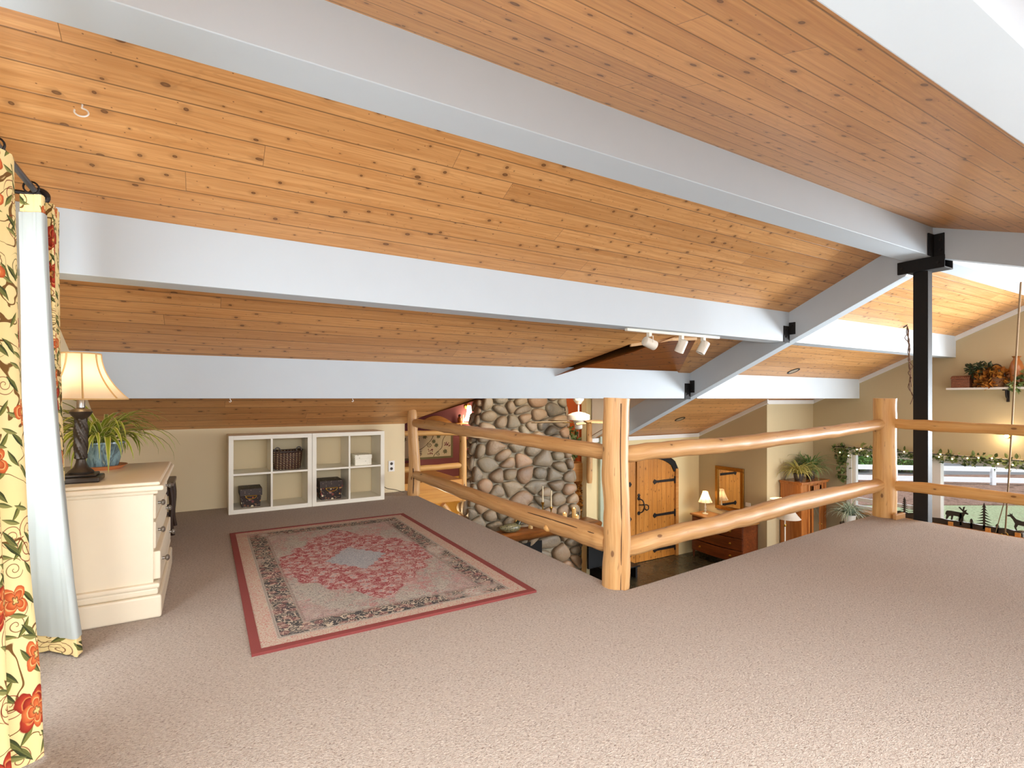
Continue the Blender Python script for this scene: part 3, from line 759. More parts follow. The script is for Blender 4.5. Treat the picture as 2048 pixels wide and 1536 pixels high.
while k < Lf:
    MB().obox((fx0+dn.x*k, fy0+dn.y*k, -1.67), .13, .13, .62, Rz).build('post', white_wood, fe, 0, .01); k += 3.2

def leafcloud(mb, c, r, n, size, rnd, shape='oval', flat=1.):
    for i in range(n):
        while True:
            p = Vector((rnd.uniform(-1, 1), rnd.uniform(-1, 1), rnd.uniform(-1, 1)))
            if p.length < 1 and p.length > .35: break
        q = Vector((c[0]+p.x*r[0], c[1]+p.y*r[1], c[2]+p.z*r[2]))
        add_leaf(mb, q, size*rnd.uniform(.7, 1.3), rnd, shape, p)
def add_leaf(mb, q, s, rnd, shape='oval', out=None, t=None):
    d = Vector((rnd.gauss(0, 1), rnd.gauss(0, 1), rnd.gauss(0, .7))); 
    if out is not None: d += Vector(out)*1.2
    d.normalize(); n = d.cross(Vector((rnd.gauss(0, 1), rnd.gauss(0, 1), rnd.gauss(0, 1)))).normalized(); b = d.cross(n)
    tv = rnd.random() if t is None else t
    mb.t = (tv, tv, tv)
    if shape == 'oval': pr = [(0, 0), (.35, .26), (.7, .2), (1, 0), (.7, -.2), (.35, -.26)]
    elif shape == 'ivy': pr = [(0, 0), (-.05, .3), (.3, .5), (.45, .25), (1, 0), (.45, -.25), (.3, -.5), (-.05, -.3)]
    else: pr = [(0, 0), (.0, .25), (-.1, .5), (.25, .42), (.4, .75), (.55, .35), (.7, .4), (1.1, 0), (.7, -.4), (.55, -.35), (.4, -.75), (.25, -.42), (-.1, -.5), (0, -.25)]
    fold = .22
    vs = [q+d*(x*s)+b*(y*s)+n*(abs(y)*s*fold) for x, y in pr]
    m = len(vs); c = q+d*(.45*s)
    mb.add([c]+vs, [(0, i+1, (i+1) % m+1) for i in range(m)])
    mb.t = (1., 1., 1.)
rnd = random.Random(3)
for i, (u, d, w, h, lb) in enumerate([(1700, 22.5, 1.08, 1.3, 'leafy green shrub behind the fence, seen left of the log corner post'), (1803, 22.2, 1.08, 1.25, 'leafy green shrub behind the fence, seen right of the log corner post'), (2030, 23.5, 2.0, .75, 'low green shrub behind the fence at the right edge of the window')]):
    x, y = gp(u, d); sh = thing('shrub', lb, 'shrub', (x, y, -1.98))
    mb = MB(); leafcloud(mb, (x, y, -1.98+h*.52), (w*.9, w*.9, h*.5), 2600, .15, rnd); mb.build('foliage', leaf_hedge, sh, 0)
    MB().tube([(x, y, -1.98), (x, y, -1.98+h*.6)], [.06, .03], 7).build('stem', dark_wood, sh)

# ------------------------------------------------------------------ log railing
def knotty(pts, rads, n=7, seed=0, wob=.006):
    p = catmull(pts, n); m = len(p); rr = []
    for i in range(m):
        t = i/(m-1)*(len(rads)-1); k = min(int(t), len(rads)-2); f = t-k
        rr.append((rads[k]*(1-f)+rads[k+1]*f)*(1+.05*mnoise.noise((i*.6, seed, 0))))
        p[i] = p[i]+Vector((mnoise.noise((i*.45, seed, 5)), mnoise.noise((i*.45, seed, 9)), mnoise.noise((i*.45, seed, 2))))*wob
    return p, rr
def logmesh(pts, rads, seed=0, seg=18, wob=.006, taper=(True, True)):
    p, r = knotty(pts, rads, 7, seed, wob)
    if taper[0]: r[0] *= .82
    if taper[1]: r[-1] *= .82
    mb = MB(); mb.tube(p, r, seg)
    # round surface irregularities
    for i in range(len(mb.v)):
        v = Vector(mb.v[i]); k = i//seg
        if k < len(p):
            d = (v-p[k]); v = p[k]+d*(1+.06*mnoise.noise((v.x*5, v.y*5, v.z*5+seed)))
            mb.v[i] = tuple(v)
    return mb
def crack(mb2, pts, side, r, w=.004):
    mb2.tube([Vector(p)+Vector(side)*r for p in pts], w, 6)
rail = thing('log_railing', 'peeled log railing with two rails and three posts along the carpeted loft edge', 'railing', (2.13, 2.34, 0))
crk = plain('log_crack', (70, 44, 26), .9)
p1 = logmesh([(2.10, 5.83, -.02), (2.115, 5.82, .3), (2.10, 5.83, .65), (2.09, 5.84, 1.0)], [.075, .068, .062, .058], 1).build('post', log_pale, rail)
cm = MB(); cm.tube([(2.075, 5.763, .02), (2.08, 5.757, .2), (2.075, 5.763, .32)], .006, 6); cm.build('crack', crk, p1)
p2 = logmesh([(2.14, 2.385, -.02), (2.145, 2.38, .35), (2.135, 2.385, .75), (2.14, 2.38, 1.13)], [.083, .080, .079, .078], 2, 24, .004, (False, False)).build('post', log_pale, rail)
cm = MB(); kx, ky = -.36, -.93
cm.tube([(2.14+kx*.083+.0, 2.385+ky*.081, .0), (2.143+kx*.08, 2.38+ky*.079, .4), (2.137+kx*.079, 2.383+ky*.078, .8), (2.14+kx*.078, 2.38+ky*.077, 1.1)], .0028, 6); cm.build('crack', crk, p2)
p3 = logmesh([(5.62, 2.47, -.02), (5.62, 2.47, .4), (5.62, 2.47, .8), (5.62, 2.47, 1.13)], [.098, .096, .095, .094], 3, 24, .003, (False, False)).build('post', log_honey, rail)
def railobj(lst, seed, mat=log_pale, ends=None):
    pts = [(x, y, z) for x, y, z, r in lst]; rr = [r for *_, r in lst]
    return logmesh(pts, rr, seed, 18, .008).build('rail', mat, rail)
r1u = railobj([(2.11, 5.80, .845, .05), (2.127, 5.2, .838, .056), (2.127, 4.59, .825, .052), (2.132, 3.688, .818, .051), (2.136, 3.027, .805, .051), (2.139, 2.44, .797, .047)], 11)
r1l = railobj([(2.11, 5.80, .246, .05), (2.126, 4.862, .237, .064), (2.13, 4.096, .235, .060), (2.134, 3.334, .236, .066), (2.138, 2.758, .250, .072), (2.139, 2.44, .250, .072)], 12)
r2u = railobj([(2.19, 2.385, .789, .05), (2.697, 2.401, .799, .056), (3.257, 2.421, .797, .055), (3.714, 2.438, .811, .057), (4.319, 2.461, .828, .056), (4.978, 2.475, .855, .052), (5.63, 2.48, .887, .05)], 13)
r2l = railobj([(2.19, 2.385, .215, .058), (2.697, 2.401, .236, .061), (3.108, 2.416, .241, .062), (3.576, 2.433, .261, .067), (4.118, 2.453, .280, .07), (4.978, 2.48, .293, .066), (5.64, 2.49, .304, .056)], 14)
r3u = railobj([(5.641, 2.46, .896, .044), (5.643, 2.087, .884, .051), (5.646, 1.748, .877, .044), (5.648, 1.3, .877, .046), (5.65, .3, .88, .05), (5.65, -.9, .88, .05)], 15, log_honey)
r3l = railobj([(5.641, 2.46, .302, .044), (5.643, 2.087, .314, .053), (5.646, 1.748, .316, .05), (5.648, 1.3, .32, .044), (5.65, .3, .32, .05), (5.65, -.9, .32, .05)], 16, log_honey)
p4 = logmesh([(5.63, -.95, -.02), (5.63, -.95, .5), (5.63, -.95, 1.1)], [.09, .09, .088], 5).build('post', log_honey, rail)
cm = MB(); cm.tube(catmull([(2.075, 5.1, .255), (2.078, 4.3, .25), (2.085, 3.6, .265), (2.08, 3.0, .285), (2.083, 2.5, .29)], 6), .0035, 6); cm.build('crack', crk, r1l)
nb = MB(); nb.ball((2.085, 3.03, .215), .03, 10, 6, (1, 1.1, .9)); nb.build('knot', log_honey, r1l)
MB().box(5.52, 2.33, 0, 5.70, 2.36, .05).build('base_block', log_pale, rail, 0, .004)

# ------------------------------------------------------------------ steel column and hangers
col = thing('steel_column', 'black steel column with saddle bracket carrying the white ridge beam', 'column', (5.79, 2.23, ZF), kind='structure')
MB().box(5.74, 2.17, ZF, 5.835, 2.288, 2.32).build('shaft', black_metal, col, 0, .006)
sd = MB(); sd.box(5.70, 2.03, 2.32, 5.712, 2.40, 2.425); sd.box(5.868, 2.03, 2.32, 5.88, 2.40, 2.425); sd.box(5.70, 2.03, 2.31, 5.88, 2.40, 2.322)
sd.build('saddle', black_metal, col, 0, .003)
sp = MB(); sp.box(5.704, 2.035, 2.42, 5.716, 2.12, 2.62); sp.box(5.60, 2.110, 2.42, 5.715, 2.120, 2.62); sp.build('side_plate', black_metal, col, 0)
for y, z in ((2.06, 2.56), (2.06, 2.47), (2.08, 2.36), (2.36, 2.36)): MB().lathe([(.012, 0), (.012, .012)], (5.70, y, z), 6, axis=(-1, 0, 0)).build('bolt', iron, col)
for (yb, zb, zt, lb) in ((3.48, 1.765, 1.985, 'black steel beam hanger where the middle white beam meets the rafter'), (4.88, 1.12, 1.37, 'black steel beam hanger where the lowest white beam meets the rafter')):
    h = thing('beam_hanger', lb, 'bracket', (5.70, yb, zb))
    m = MB(); m.box(5.61, yb-.008, zb, 5.722, yb-.001, zt-.035); m.box(5.705, yb-.075, zb+.09, 5.719, yb-.008, zt+.005)
    m.build('plate', black_metal, h, 0)
    for z in (zb+.06, zb+.14): MB().lathe([(.01, 0), (.01, .01)], (5.655, yb-.008, z), 6, axis=(0, -1, 0)).build('bolt', iron, h)
    MB().lathe([(.01, 0), (.01, .01)], (5.705, yb-.04, zt-.03), 6, axis=(-1, 0, 0)).build('bolt', iron, h)

# ------------------------------------------------------------------ rug
rg = thing('rug', 'faded red and cream oriental rug with dark scroll border on beige carpet', 'rug', (.918, 3.71, 0))
rg.rotation_euler.z = 0
m = MB(); m.box(.20, 2.555, .001, 1.636, 4.87, .010); o = m.build('pile', rugm, rg, 0)
bd = MB(); red = plain('rug_binding', (130, 58, 54), .9, bump=.4, bs=200.)
for x0, y0, x1, y1 in ((.175, 2.568, .215, 4.857), (1.622, 2.568, 1.662, 4.857), (.175, 2.53, 1.662, 2.568), (.175, 4.857, 1.662, 4.895)): bd.box(x0, y0, 0, x1, y1, .013)
bd.build('binding', red, rg, 0)

# ------------------------------------------------------------------ dresser
dr = thing('dresser', 'cream painted low dresser standing beside the floral curtain', 'dresser', (-.48, 3.74, 0))
m = MB(); m.box(-.76, 3.27, .14, -.232, 4.22, .655); m.build('body', cream_paint, dr, 0, .004)
m = MB(); m.box(-.775, 3.225, .655, -.185, 4.265, .682); m.box(-.775, 3.24, .682, -.20, 4.25, .70); m.box(-.76, 3.25, .635, -.21, 4.24, .656); m.build('top', cream_paint, dr, 0, .009)
m = MB(); m.box(-.77, 3.235, 0, -.195, 4.255, .115); m.box(-.765, 3.25, .115, -.21, 4.24, .15); m.box(-.77, 3.243, .148, -.203, 4.247, .175); m.build('plinth', cream_paint, dr, 0, .01)
for z0, z1, proj in ((.50, .625, .0), (.345, .485, .0), (.185, .33, .02)):
    m = MB(); m.box(-.242, 3.285, z0, -.222+proj, 4.205, z1); d = m.build('drawer', cream_paint, dr, 0, .006)
    for y in (3.42, 4.07):
        k = MB().lathe([(.008, 0), (.008, .015), (.016, .022), (.017, .03), (.010, .036), (.0001, .038)], (-.225+proj, y, (z0+z1)/2), 14, axis=(1, 0, 0)); k.build('knob', pewter, d)

# ------------------------------------------------------------------ table lamp (loft)
def square_base(mb, c, s, z0, z1): mb.box(c[0]-s, c[1]-s, z0, c[0]+s, c[1]+s, z1)
LX, LY = -.555, 3.455
lamp = thing('table_lamp', 'table lamp with cream bell shade and dark twisted column on the dresser', 'lamp', (LX, LY, .70))
m = MB(); square_base(m, (LX, LY), .088, .70, .728); square_base(m, (LX, LY), .07, .728, .742); m.build('base', bronze, lamp, 0, .008)
m = MB().lathe([(.052, .742), (.055, .752), (.045, .762), (.03, .775), (.022, .80), (.02, .815), (.026, .82)], (LX, LY, 0), 20)
# twisted shaft
tw = []; N = 40
for i in range(N+1):
    z = .82+.205*i/N; row = []
    for k in range(32):
        a = 2*PI*k/32; r = .0245+.0035*math.cos(6*(a)+i*.42)+.004*math.sin(PI*i/N)
        row.append((LX+r*math.cos(a), LY+r*math.sin(a), z))
    tw.append(row+[row[0]])
m.sheet(tw)
m.lathe([(.022, 1.02), (.03, 1.03), (.045, 1.05), (.05, 1.062), (.04, 1.072), (.02, 1.08), (.014, 1.085)], (LX, LY, 0), 20); m.build('column', bronze, lamp)
MB().lathe([(.018, 1.083), (.018, 1.15), (.012, 1.16)], (LX, LY, 0), 14).build('socket', pewter, lamp)
shade_m = mat_shade('cream_lamp_shade_fabric', (240, 226, 204))
prof = []
for i in range(13):
    t = i/12; r = .082+(.198-.082)*(t**2.0); prof.append((r, 1.362-.235*t))
pin = [(r-.003, z) for r, z in prof]
m = MB(); S = 32; rows = []
def hexr(a): # slightly panelled bell
    return 1.-.02*abs(math.sin(4*a))
for r, z in prof: rows.append([(LX+r*hexr(2*PI*k/S)*math.cos(2*PI*k/S), LY+r*hexr(2*PI*k/S)*math.sin(2*PI*k/S), z) for k in range(S+1)])
m.sheet(rows); sh = m.build('shade', shade_m, lamp, 60)
m = MB(); tr_m = plain('shade_trim', (206, 168, 112), .7)
for q in range(8):
    a = 2*PI*q/8+.2
    m.tube([(LX+(r+.001)*math.cos(a), LY+(r+.001)*math.sin(a), z) for r, z in prof], .004, 6)
for r, z in (prof[0], prof[-1]): m.tube([(LX+r*math.cos(2*PI*k/S), LY+r*math.sin(2*PI*k/S), z) for k in range(S+1)], .004, 6)
m.build('trim', tr_m, sh)
MB().ball((LX, LY, 1.21), .028, 12, 8, (1, 1, 1.3)).build('bulb', mat_emit('lamp_bulb_glow', (255, 214, 150), 22.), lamp)

# ------------------------------------------------------------------ spider plants
def blades(mb, c, n, L, w, rnd, up=(.5, 1.35), droop=1.9, spread=.03, az=None, zmin=None, xmin=None, ymax=None):
    for i in range(n):
        a = rnd.uniform(0, 2*PI) if az is None else rnd.gauss(az[0], az[1]); el = rnd.uniform(*up); ln = L*rnd.uniform(.55, 1.1); ww = w*rnd.uniform(.7, 1.15)
        p = Vector((c[0]+rnd.uniform(-1, 1)*spread, c[1]+rnd.uniform(-1, 1)*spread, c[2])); N = 9; dr_ = droop*rnd.uniform(.75, 1.2)
        side = Vector((-math.sin(a), math.cos(a), 0)); rows = []; uvs = []
        for k in range(N+1):
            t = k/N; wd = ww*(math.sin(PI*min(1, .12+t*.88))**.55 if t < 1 else .03); wd = max(wd*(1-t**3*.7), ww*.05)
            e = el-dr_*t**1.3
            up_ = Vector((-math.cos(a)*math.sin(e), -math.sin(a)*math.sin(e), math.cos(e)))
            rows.append([p-side*wd/2+up_*wd*.16, p, p+side*wd/2+up_*wd*.16]); uvs.append([(0, t), (.5, t), (1, t)])
            p = p+Vector((math.cos(a)*math.cos(e), math.sin(a)*math.cos(e), math.sin(e)))*(ln/N)
            if xmin is not None and p.x < xmin: p.x = xmin
            if ymax is not None and p.y > ymax: p.y = ymax
            if zmin is not None and p.z < zmin: p.z = zmin+.004*rnd.random()
        mb.sheet(rows, uvs)
def spider(label, c, pot, L, w, n, leafm, potm, saucer=None, seed=1, name='spider_plant', droop=1.9, zmin=None, group=None, xmin=None, ymax=None):
    x, y, z = c; r, h = pot; rn = random.Random(seed)
    t = thing(name, label, 'plant', c, group)
    zz = z
    if saucer: MB().lathe([(r*.85, 0), (r*1.12, .022), (r*1.16, .026), (r*1.1, .02), (r*.8, .008)], (x, y, z), 28).build('saucer', saucer, t); zz = z+.012
    MB().lathe([(r*.72, 0), (r*.80, h*.2), (r*.95, h*.6), (r*1.0, h*.9), (r*1.06, h*.93), (r*1.06, h), (r*.93, h), (r*.9, h*.86)], (x, y, zz), 28).build('pot', potm, t)
    MB().lathe([(r*.9, 0), (.001, .006)], (x, y, zz+h*.84), 20).build('soil', soil, t)
    m = MB(); blades(m, (x, y, zz+h*.86), n, L, w, rn, droop=droop, spread=r*.35, zmin=zmin, xmin=xmin, ymax=ymax); m.build('leaves', leafm, t, 40)
    return t
Mg = Mat('blue_grey_glaze'); o_ = Mg.obj()
nn = Mg.noise(Mg.mapping(o_, (1, 1, .35)), 14., 3., .6, 1.5)
Mg.bsdf(Mg.ramp(nn, [(.3, lin3(70, 92, 100)), (.5, lin3(120, 146, 150)), (.62, lin3(70, 86, 92)), (.75, lin3(170, 176, 150))]), .18)
spider('spider plant with arching cream-edged leaves in a blue glazed pot on the dresser', (-.545, 4.0, .70), (.112, .155), .47, .029, 130, leaf_yellow, Mg.m, terracotta, 5, zmin=.712, droop=2.3, xmin=XL+.02)

# ------------------------------------------------------------------ chair behind the dresser
ch = thing('chair', 'dark wooden chair half hidden behind the cream dresser', 'chair', (-.45, 5.3, 0))
m = MB(); m.box(-.66, 5.08, .405, -.22, 5.52, .44); m.build('seat', mat_wood('worn_dark_seat_wood', (70, 56, 46), (120, 104, 90), 0, .4), ch, 0, .01)
for x, y in ((-.25, 5.49), (-.25, 5.11)):
    MB().tube(catmull([(x, y, .41), (x+.012, y+.005, .28), (x+.005, y, .12), (x+.02, y+.01, 0)], 5), [.022, .021, .02, .02, .02, .019, .019, .018, .018, .017, .017, .016, .016, .016, .016, .016], 8).build('leg', dark_wood, ch)
for y in (5.49, 5.11):
    MB().tube(catmull([(-.70, y, 0), (-.65, y, .40), (-.66, y, .7), (-.71, y, .95)], 5), .019, 8).build('leg', dark_wood, ch)
m = MB(); m.box(-.715, 5.11, .86, -.69, 5.49, .95); m.box(-.69, 5.11, .62, -.665, 5.49, .68); m.build('backrest', dark_wood, ch, 0, .006)
m = MB(); m.box(-.26, 5.10, .33, -.24, 5.50, .405); m.box(-.66, 5.10, .33, -.25, 5.115, .405); m.box(-.66, 5.485, .33, -.25, 5.50, .405); m.build('apron', dark_wood, ch, 0)
for y in (5.105, 5.48): B(-.66, y, .17, -.25, y+.015, .195).build('stretcher', dark_wood, ch, 0)

# ------------------------------------------------------------------ cube shelf units and contents
def cube_unit(x0, label):
    x1 = x0+.765; y0, y1 = 5.73, 6.115; z1 = .766; t = thing('shelf_unit', label, 'shelf', ((x0+x1)/2, 5.92, 0), 'white cube shelf units against the knee wall')
    w = .042; f = MB(); f.box(x0, y0, 0, x0+w, y1, z1); f.box(x1-w, y0, 0, x1, y1, z1); f.box(x0+w, y0, 0, x1-w, y1, w); f.box(x0+w, y0, z1-w, x1-w, y1, z1)
    f.build('frame', shelf_white, t, 0, .0015)
    mid = (x0+x1)/2
    MB().box(mid-.009, y0+.003, w, mid+.009, y1, z1-w).build('divider', shelf_white, t, 0)
    zc = z1/2
    for a, b in ((x0+w, mid-.009), (mid+.009, x1-w)): MB().box(a, y0+.003, zc-.009, b, y1, zc+.009).build('shelf', shelf_white, t, 0)
    return t
cube_unit(.195, 'white four-cube shelf unit nearest the dresser, holding the wicker basket')
cube_unit(.963, 'white four-cube shelf unit beside the wall outlet, holding the pale patterned box')
dfl = mat_printed('dark_floral_paper', (46, 28, 22), [(206, 110, 50), (176, 40, 44), (230, 160, 90), (110, 66, 40), (150, 50, 66), (220, 204, 170)], 30., .2, .42)
dft = mat_printed('dark_floral_lid', (56, 40, 30), [(140, 84, 50), (104, 40, 36), (160, 120, 80), (80, 60, 40), (170, 150, 120)], 22., .5, .3)
def floral_box(x0, x1, z0, h, label):
    y0, y1 = 5.80, 6.05; t = thing('storage_box', label, 'box', ((x0+x1)/2, 5.92, z0))
    m = MB(); a = .012; z1 = z0+h*.72
    v = [(x0+a, y0+a, z0), (x1-a, y0+a, z0), (x1-a, y1, z0), (x0+a, y1, z0), (x0, y0, z1), (x1, y0, z1), (x1, y1, z1), (x0, y1, z1)]
    m.add(v, [(3, 2, 1, 0), (4, 5, 6, 7), (0, 1, 5, 4), (1, 2, 6, 5), (2, 3, 7, 6), (3, 0, 4, 7)]); m.build('body', dfl, t, 0, .003)
    m = MB(); m.box(x0-.006, y0-.006, z1-.02, x1+.006, y1+.006, z0+h); m.build('lid', dft, t, 0, .004)
    xc = (x0+x1)/2; zc = z0+h*.62; r = (x1-x0)*.26
    m = MB(); m.tube([(xc+r*math.cos(a), y0-.016, zc+r*.62*math.sin(a)) for a in [PI+PI*i/14 for i in range(15)]], .005, 7); m.tube([(xc-r*1.05, y0-.012, zc), (xc+r*1.05, y0-.012, zc)], .005, 7); m.build('handle', brass, t)
    return t
floral_box(.30, .49, .043, .185, 'dark floral storage box in the lower left cube of the shelf unit nearest the dresser')
floral_box(1.055, 1.285, .043, .205, 'dark floral storage box in the shelf unit beside the wall outlet')
pw = mat_printed('pale_leaf_paper', (232, 226, 208), [(150, 146, 120), (176, 170, 140), (130, 124, 100), (190, 186, 160)], 36., .35, .3)
t = thing('storage_box', 'pale leaf-patterned lidded box in the upper right cube', 'box', (1.51, 5.9, .392))
m = MB(); m.box(1.42, 5.79, .392, 1.60, 5.99, .47); m.build('body', pw, t, 0, .002); m = MB(); m.box(1.416, 5.786, .462, 1.604, 5.994, .508); m.build('lid', pw, t, 0, .003)
t = thing('basket', 'dark wicker basket with pale stitching in an upper shelf cube', 'basket', (.745, 5.9, .392))
wick = mat_wicker('dark_wicker', (46, 26, 16), (96, 60, 36), (220, 196, 150))
m = MB(); NS = 40; rows = []
for q, (hx, hy, z) in enumerate([(.02, .02, .394), (.125, .08, .394), (.128, .085, .40), (.138, .098, .47), (.145, .108, .54), (.148, .11, .585)]):
    rows.append([(.742+hx*(abs(math.cos(a))**.6)*math.copysign(1, math.cos(a)), 5.90+hy*(abs(math.sin(a))**.6)*math.copysign(1, math.sin(a)), z-(.018*math.cos(a*1.)**2*0 if q < 4 else -.012*math.cos(a)**2+.006)) for a in [2*PI*k/NS for k in range(NS+1)]])
m.sheet(rows); o = m.build('body', wick, t, 60); sdm = o.modifiers.new('thick', 'SOLIDIFY'); sdm.thickness = .008
m = MB(); m.tube([(p[0], p[1], p[2]) for p in rows[-1]], .008, 8); m.build('rim', dark_wood, t)
for sx in (-.105, .10):
    m = MB(); m.tube([(.742+sx+.026*math.cos(a), 5.80, .592+.034*math.sin(a)) for a in [PI*i/12 for i in range(13)]], .006, 7); m.build('handle', dark_wood, t)

# outlet + cord
t = thing('wall_outlet', 'white electrical outlet on the cream knee wall', 'outlet', (1.93, 6.13, .315))
MB().box(1.895, 6.122, .25, 1.97, 6.131, .38).build('plate', plate_white, t, 0, .004)
for z in (.285, .345): MB().lathe([(.017, 0), (.017, .003)], (1.9325, 6.122, z), 16, axis=(0, -1, 0)).build('socket', slot_dark, t)
m = MB(); m.tube(catmull([(1.735, 6.10, .10), (1.80, 6.10, .11), (1.86, 6.09, .06), (1.95, 6.06, .04), (2.03, 6.05, .012), (2.06, 6.03, .01)], 6), .004, 6)
o = m.build('power_cord', plain('dark_cable', (60, 52, 44), .6)); tag(o, 'thin dark power cord trailing from the shelf unit along the knee wall', 'cord')

# ------------------------------------------------------------------ curtains
def curtain(label, bot, top, z0, z1, nseg, lin_range=None, loc=(0, 0, 0), sag=.0, nv=26, flare=1.6):
    t = thing('curtain', label, 'curtain', loc)
    b = catmull([(x, y, 0) for x, y in bot], 5); p = catmull([(x, y, 0) for x, y in top], 5); n = len(b)
    lens = [0]
    for i in range(1, n): lens.append(lens[-1]+(p[i]-p[i-1]).length)
    rows = []; uvs = []
    for j in range(nv+1):
        v = j/nv; f = (1-v)**flare; z = z0+(z1-z0)*v; row = []
        for i in range(n):
            q = p[i]*(1-f)+b[i]*f
            wv = .012*mnoise.noise((i*.7, z*1.7, loc[1]))*(1-v*.5)
            row.append((q.x+wv, q.y+wv*.7, z+(.014*mnoise.noise((i*.25, 3, loc[1])) if j == 0 else 0)))
        rows.append(row); uvs.append([(l*1.25+loc[1], z) for l in lens])
    m = MB(); m.sheet(rows, uvs); fb = m.build('fabric', floral, t, 70)
    if lin_range:
        a, c, side = lin_range; a *= 5; c *= 5; rr = []
        for row in rows[1:-1]:
            q = []
            for i in range(a, c+1):
                p0 = Vector(row[max(i-1, 0)]); p1 = Vector(row[min(i+1, n-1)]); d = (p1-p0); nr = Vector((d.y, -d.x, 0)).normalized()*side*.005
                q.append(tuple(Vector(row[i])+nr))
            rr.append(q)
        m = MB(); m.sheet(rr); m.build('lining', lining, t, 70)
    m = MB(); m.sheet([[(a_, b_, z1-.06) for a_, b_, _ in rows[-1]], [(a_*1.0, b_, z1+.0) for a_, b_, _ in rows[-1]]])
    return t
curtain('floral cotton curtain panel with its pale lining turned out, beside the cream dresser',
        [(-.675, 3.075), (-.60, 3.01), (-.52, 2.94), (-.475, 2.90), (-.485, 2.98), (-.60, 3.10), (-.575, 3.14), (-.565, 3.125), (-.55, 3.16), (-.56, 3.195), (-.62, 3.20)],
        [(-.665, 2.915), (-.64, 2.90), (-.61, 2.885), (-.59, 2.88), (-.588, 2.92), (-.607, 2.985), (-.588, 2.985), (-.575, 2.985), (-.575, 3.05), (-.583, 3.12), (-.63, 3.15)],
        .012, 1.985, 11, (0, 4, 1), (-.58, 3.02, 0))
curtain('floral cotton curtain panel at the left edge, nearest the camera',
        [(-.62, 1.30), (-.52, 1.36), (-.62, 1.45), (-.50, 1.54), (-.62, 1.62), (-.50, 1.70), (-.60, 1.78), (-.47, 1.85), (-.58, 1.93), (-.47, 2.0), (-.55, 2.08), (-.44, 2.13), (-.47, 2.21), (-.58, 2.24)],
        [(-.68, 1.60), (-.60, 1.66), (-.68, 1.74), (-.60, 1.82), (-.68, 1.90), (-.60, 1.98), (-.68, 2.06), (-.595, 2.14), (-.67, 2.22), (-.595, 2.30), (-.665, 2.39), (-.60, 2.48), (-.60, 2.56), (-.66, 2.60)],
        .012, 2.0, 14, None, (-.6, 2.0, 0))
rod = thing('curtain_rod', 'black iron curtain rod with ring finial above the floral curtains', 'curtain rod', (-.65, 2.3, 2.05))
MB().tube([(-.65, 1.0, 2.05), (-.65, 3.16, 2.05)], .0125, 12).build('pole', plain('grey_iron', (84, 86, 90), .35, .7), rod)
m = MB(); m.lathe([(.016, 0), (.026, .012), (.03, .03), (.026, .05), (.016, .06), (.014, .075)], (-.65, 3.12, 2.05), 16, axis=(0, 1, 0))
m.tube([(-.65+.028*math.cos(a), 3.13, 2.05+.0+.028*math.sin(a)) for a in [2*PI*i/16 for i in range(17)]], .012, 8); m.build('finial', iron, rod)
for y in (3.09, 2.36):
    m = MB(); m.tube([(-.65, y, 2.04), (-.70, y, 2.045), (XL+.01, y, 2.045)], .010, 8); m.lathe([(.03, 0), (.03, .02), (.014, .03)], (XL, y, 2.045), 14, axis=(1, 0, 0)); m.build('bracket', iron, rod)
for y in (3.0, 2.20, 2.32, 2.44, 2.55):
    m = MB(); m.tube([(-.65+.026*math.cos(a), y, 2.045+.026*math.sin(a)) for a in [2*PI*i/16 for i in range(17)]], .004, 6); m.build('ring', iron, rod)

# ------------------------------------------------------------------ ceiling things
Vn = Vector((0, .453, 1)).normalized()
hk = Vector((-.455, 2.86, z_far(2.86)))
m = MB(); dn_ = -Vn
m.tube(catmull([hk, hk+dn_*.02]+[hk+dn_*(.045+.024*-math.cos(a))+Vector((.024*math.sin(a), 0, 0)) for a in [i*.55 for i in range(0, 10)]], 3), .0035, 7)
o = m.build('ceiling_hook', plate_white); tag(o, 'white screw hook in the pine ceiling near the curtain rod', 'hook')
for i, (u, lb) in enumerate(((.18, 'small pale cup hook under the lowest white beam, above the dresser plant'), (1.19, 'small pale cup hook under the lowest white beam, above the cube shelves'))):
    x = u; m = MB(); m.tube(catmull([(x, 4.95, 1.132), (x, 4.95, 1.12), (x+.008, 4.95, 1.108), (x, 4.95, 1.10), (x-.008, 4.95, 1.106)], 4), .003, 6)
    o = m.build('cup_hook', plate_white); tag(o, lb, 'hook')
for (x, y, lb) in ((7.304, 6.456, 'round recessed ceiling light above the arched door'), (7.852, 4.706, 'round recessed ceiling light between the two white beams beyond the rafter')):
    z = z_far(y); t = thing('recessed_light', lb, 'ceiling light', (x, y, z))
    MB().lathe([(.085, .004), (.095, 0), (.095, -.006), (.075, -.008), (.07, .002)], (x, y, z), 24, axis=tuple(Vn)).build('trim_ring', iron, t)
    MB().lathe([(.07, 0), (.07, .002)], (x, y, z-.004), 24, axis=tuple(Vn)).build('lens', plain('dim_lens', (150, 130, 100), .3), t)
tl = thing('track_light', 'off-white track light with three spotlight heads under the middle beam', 'track light', (3.9, 3.575, 1.776))
MB().box(3.33, 3.555, 1.752, 4.62, 3.592, 1.776).build('track', off_white, tl, 0, .003)
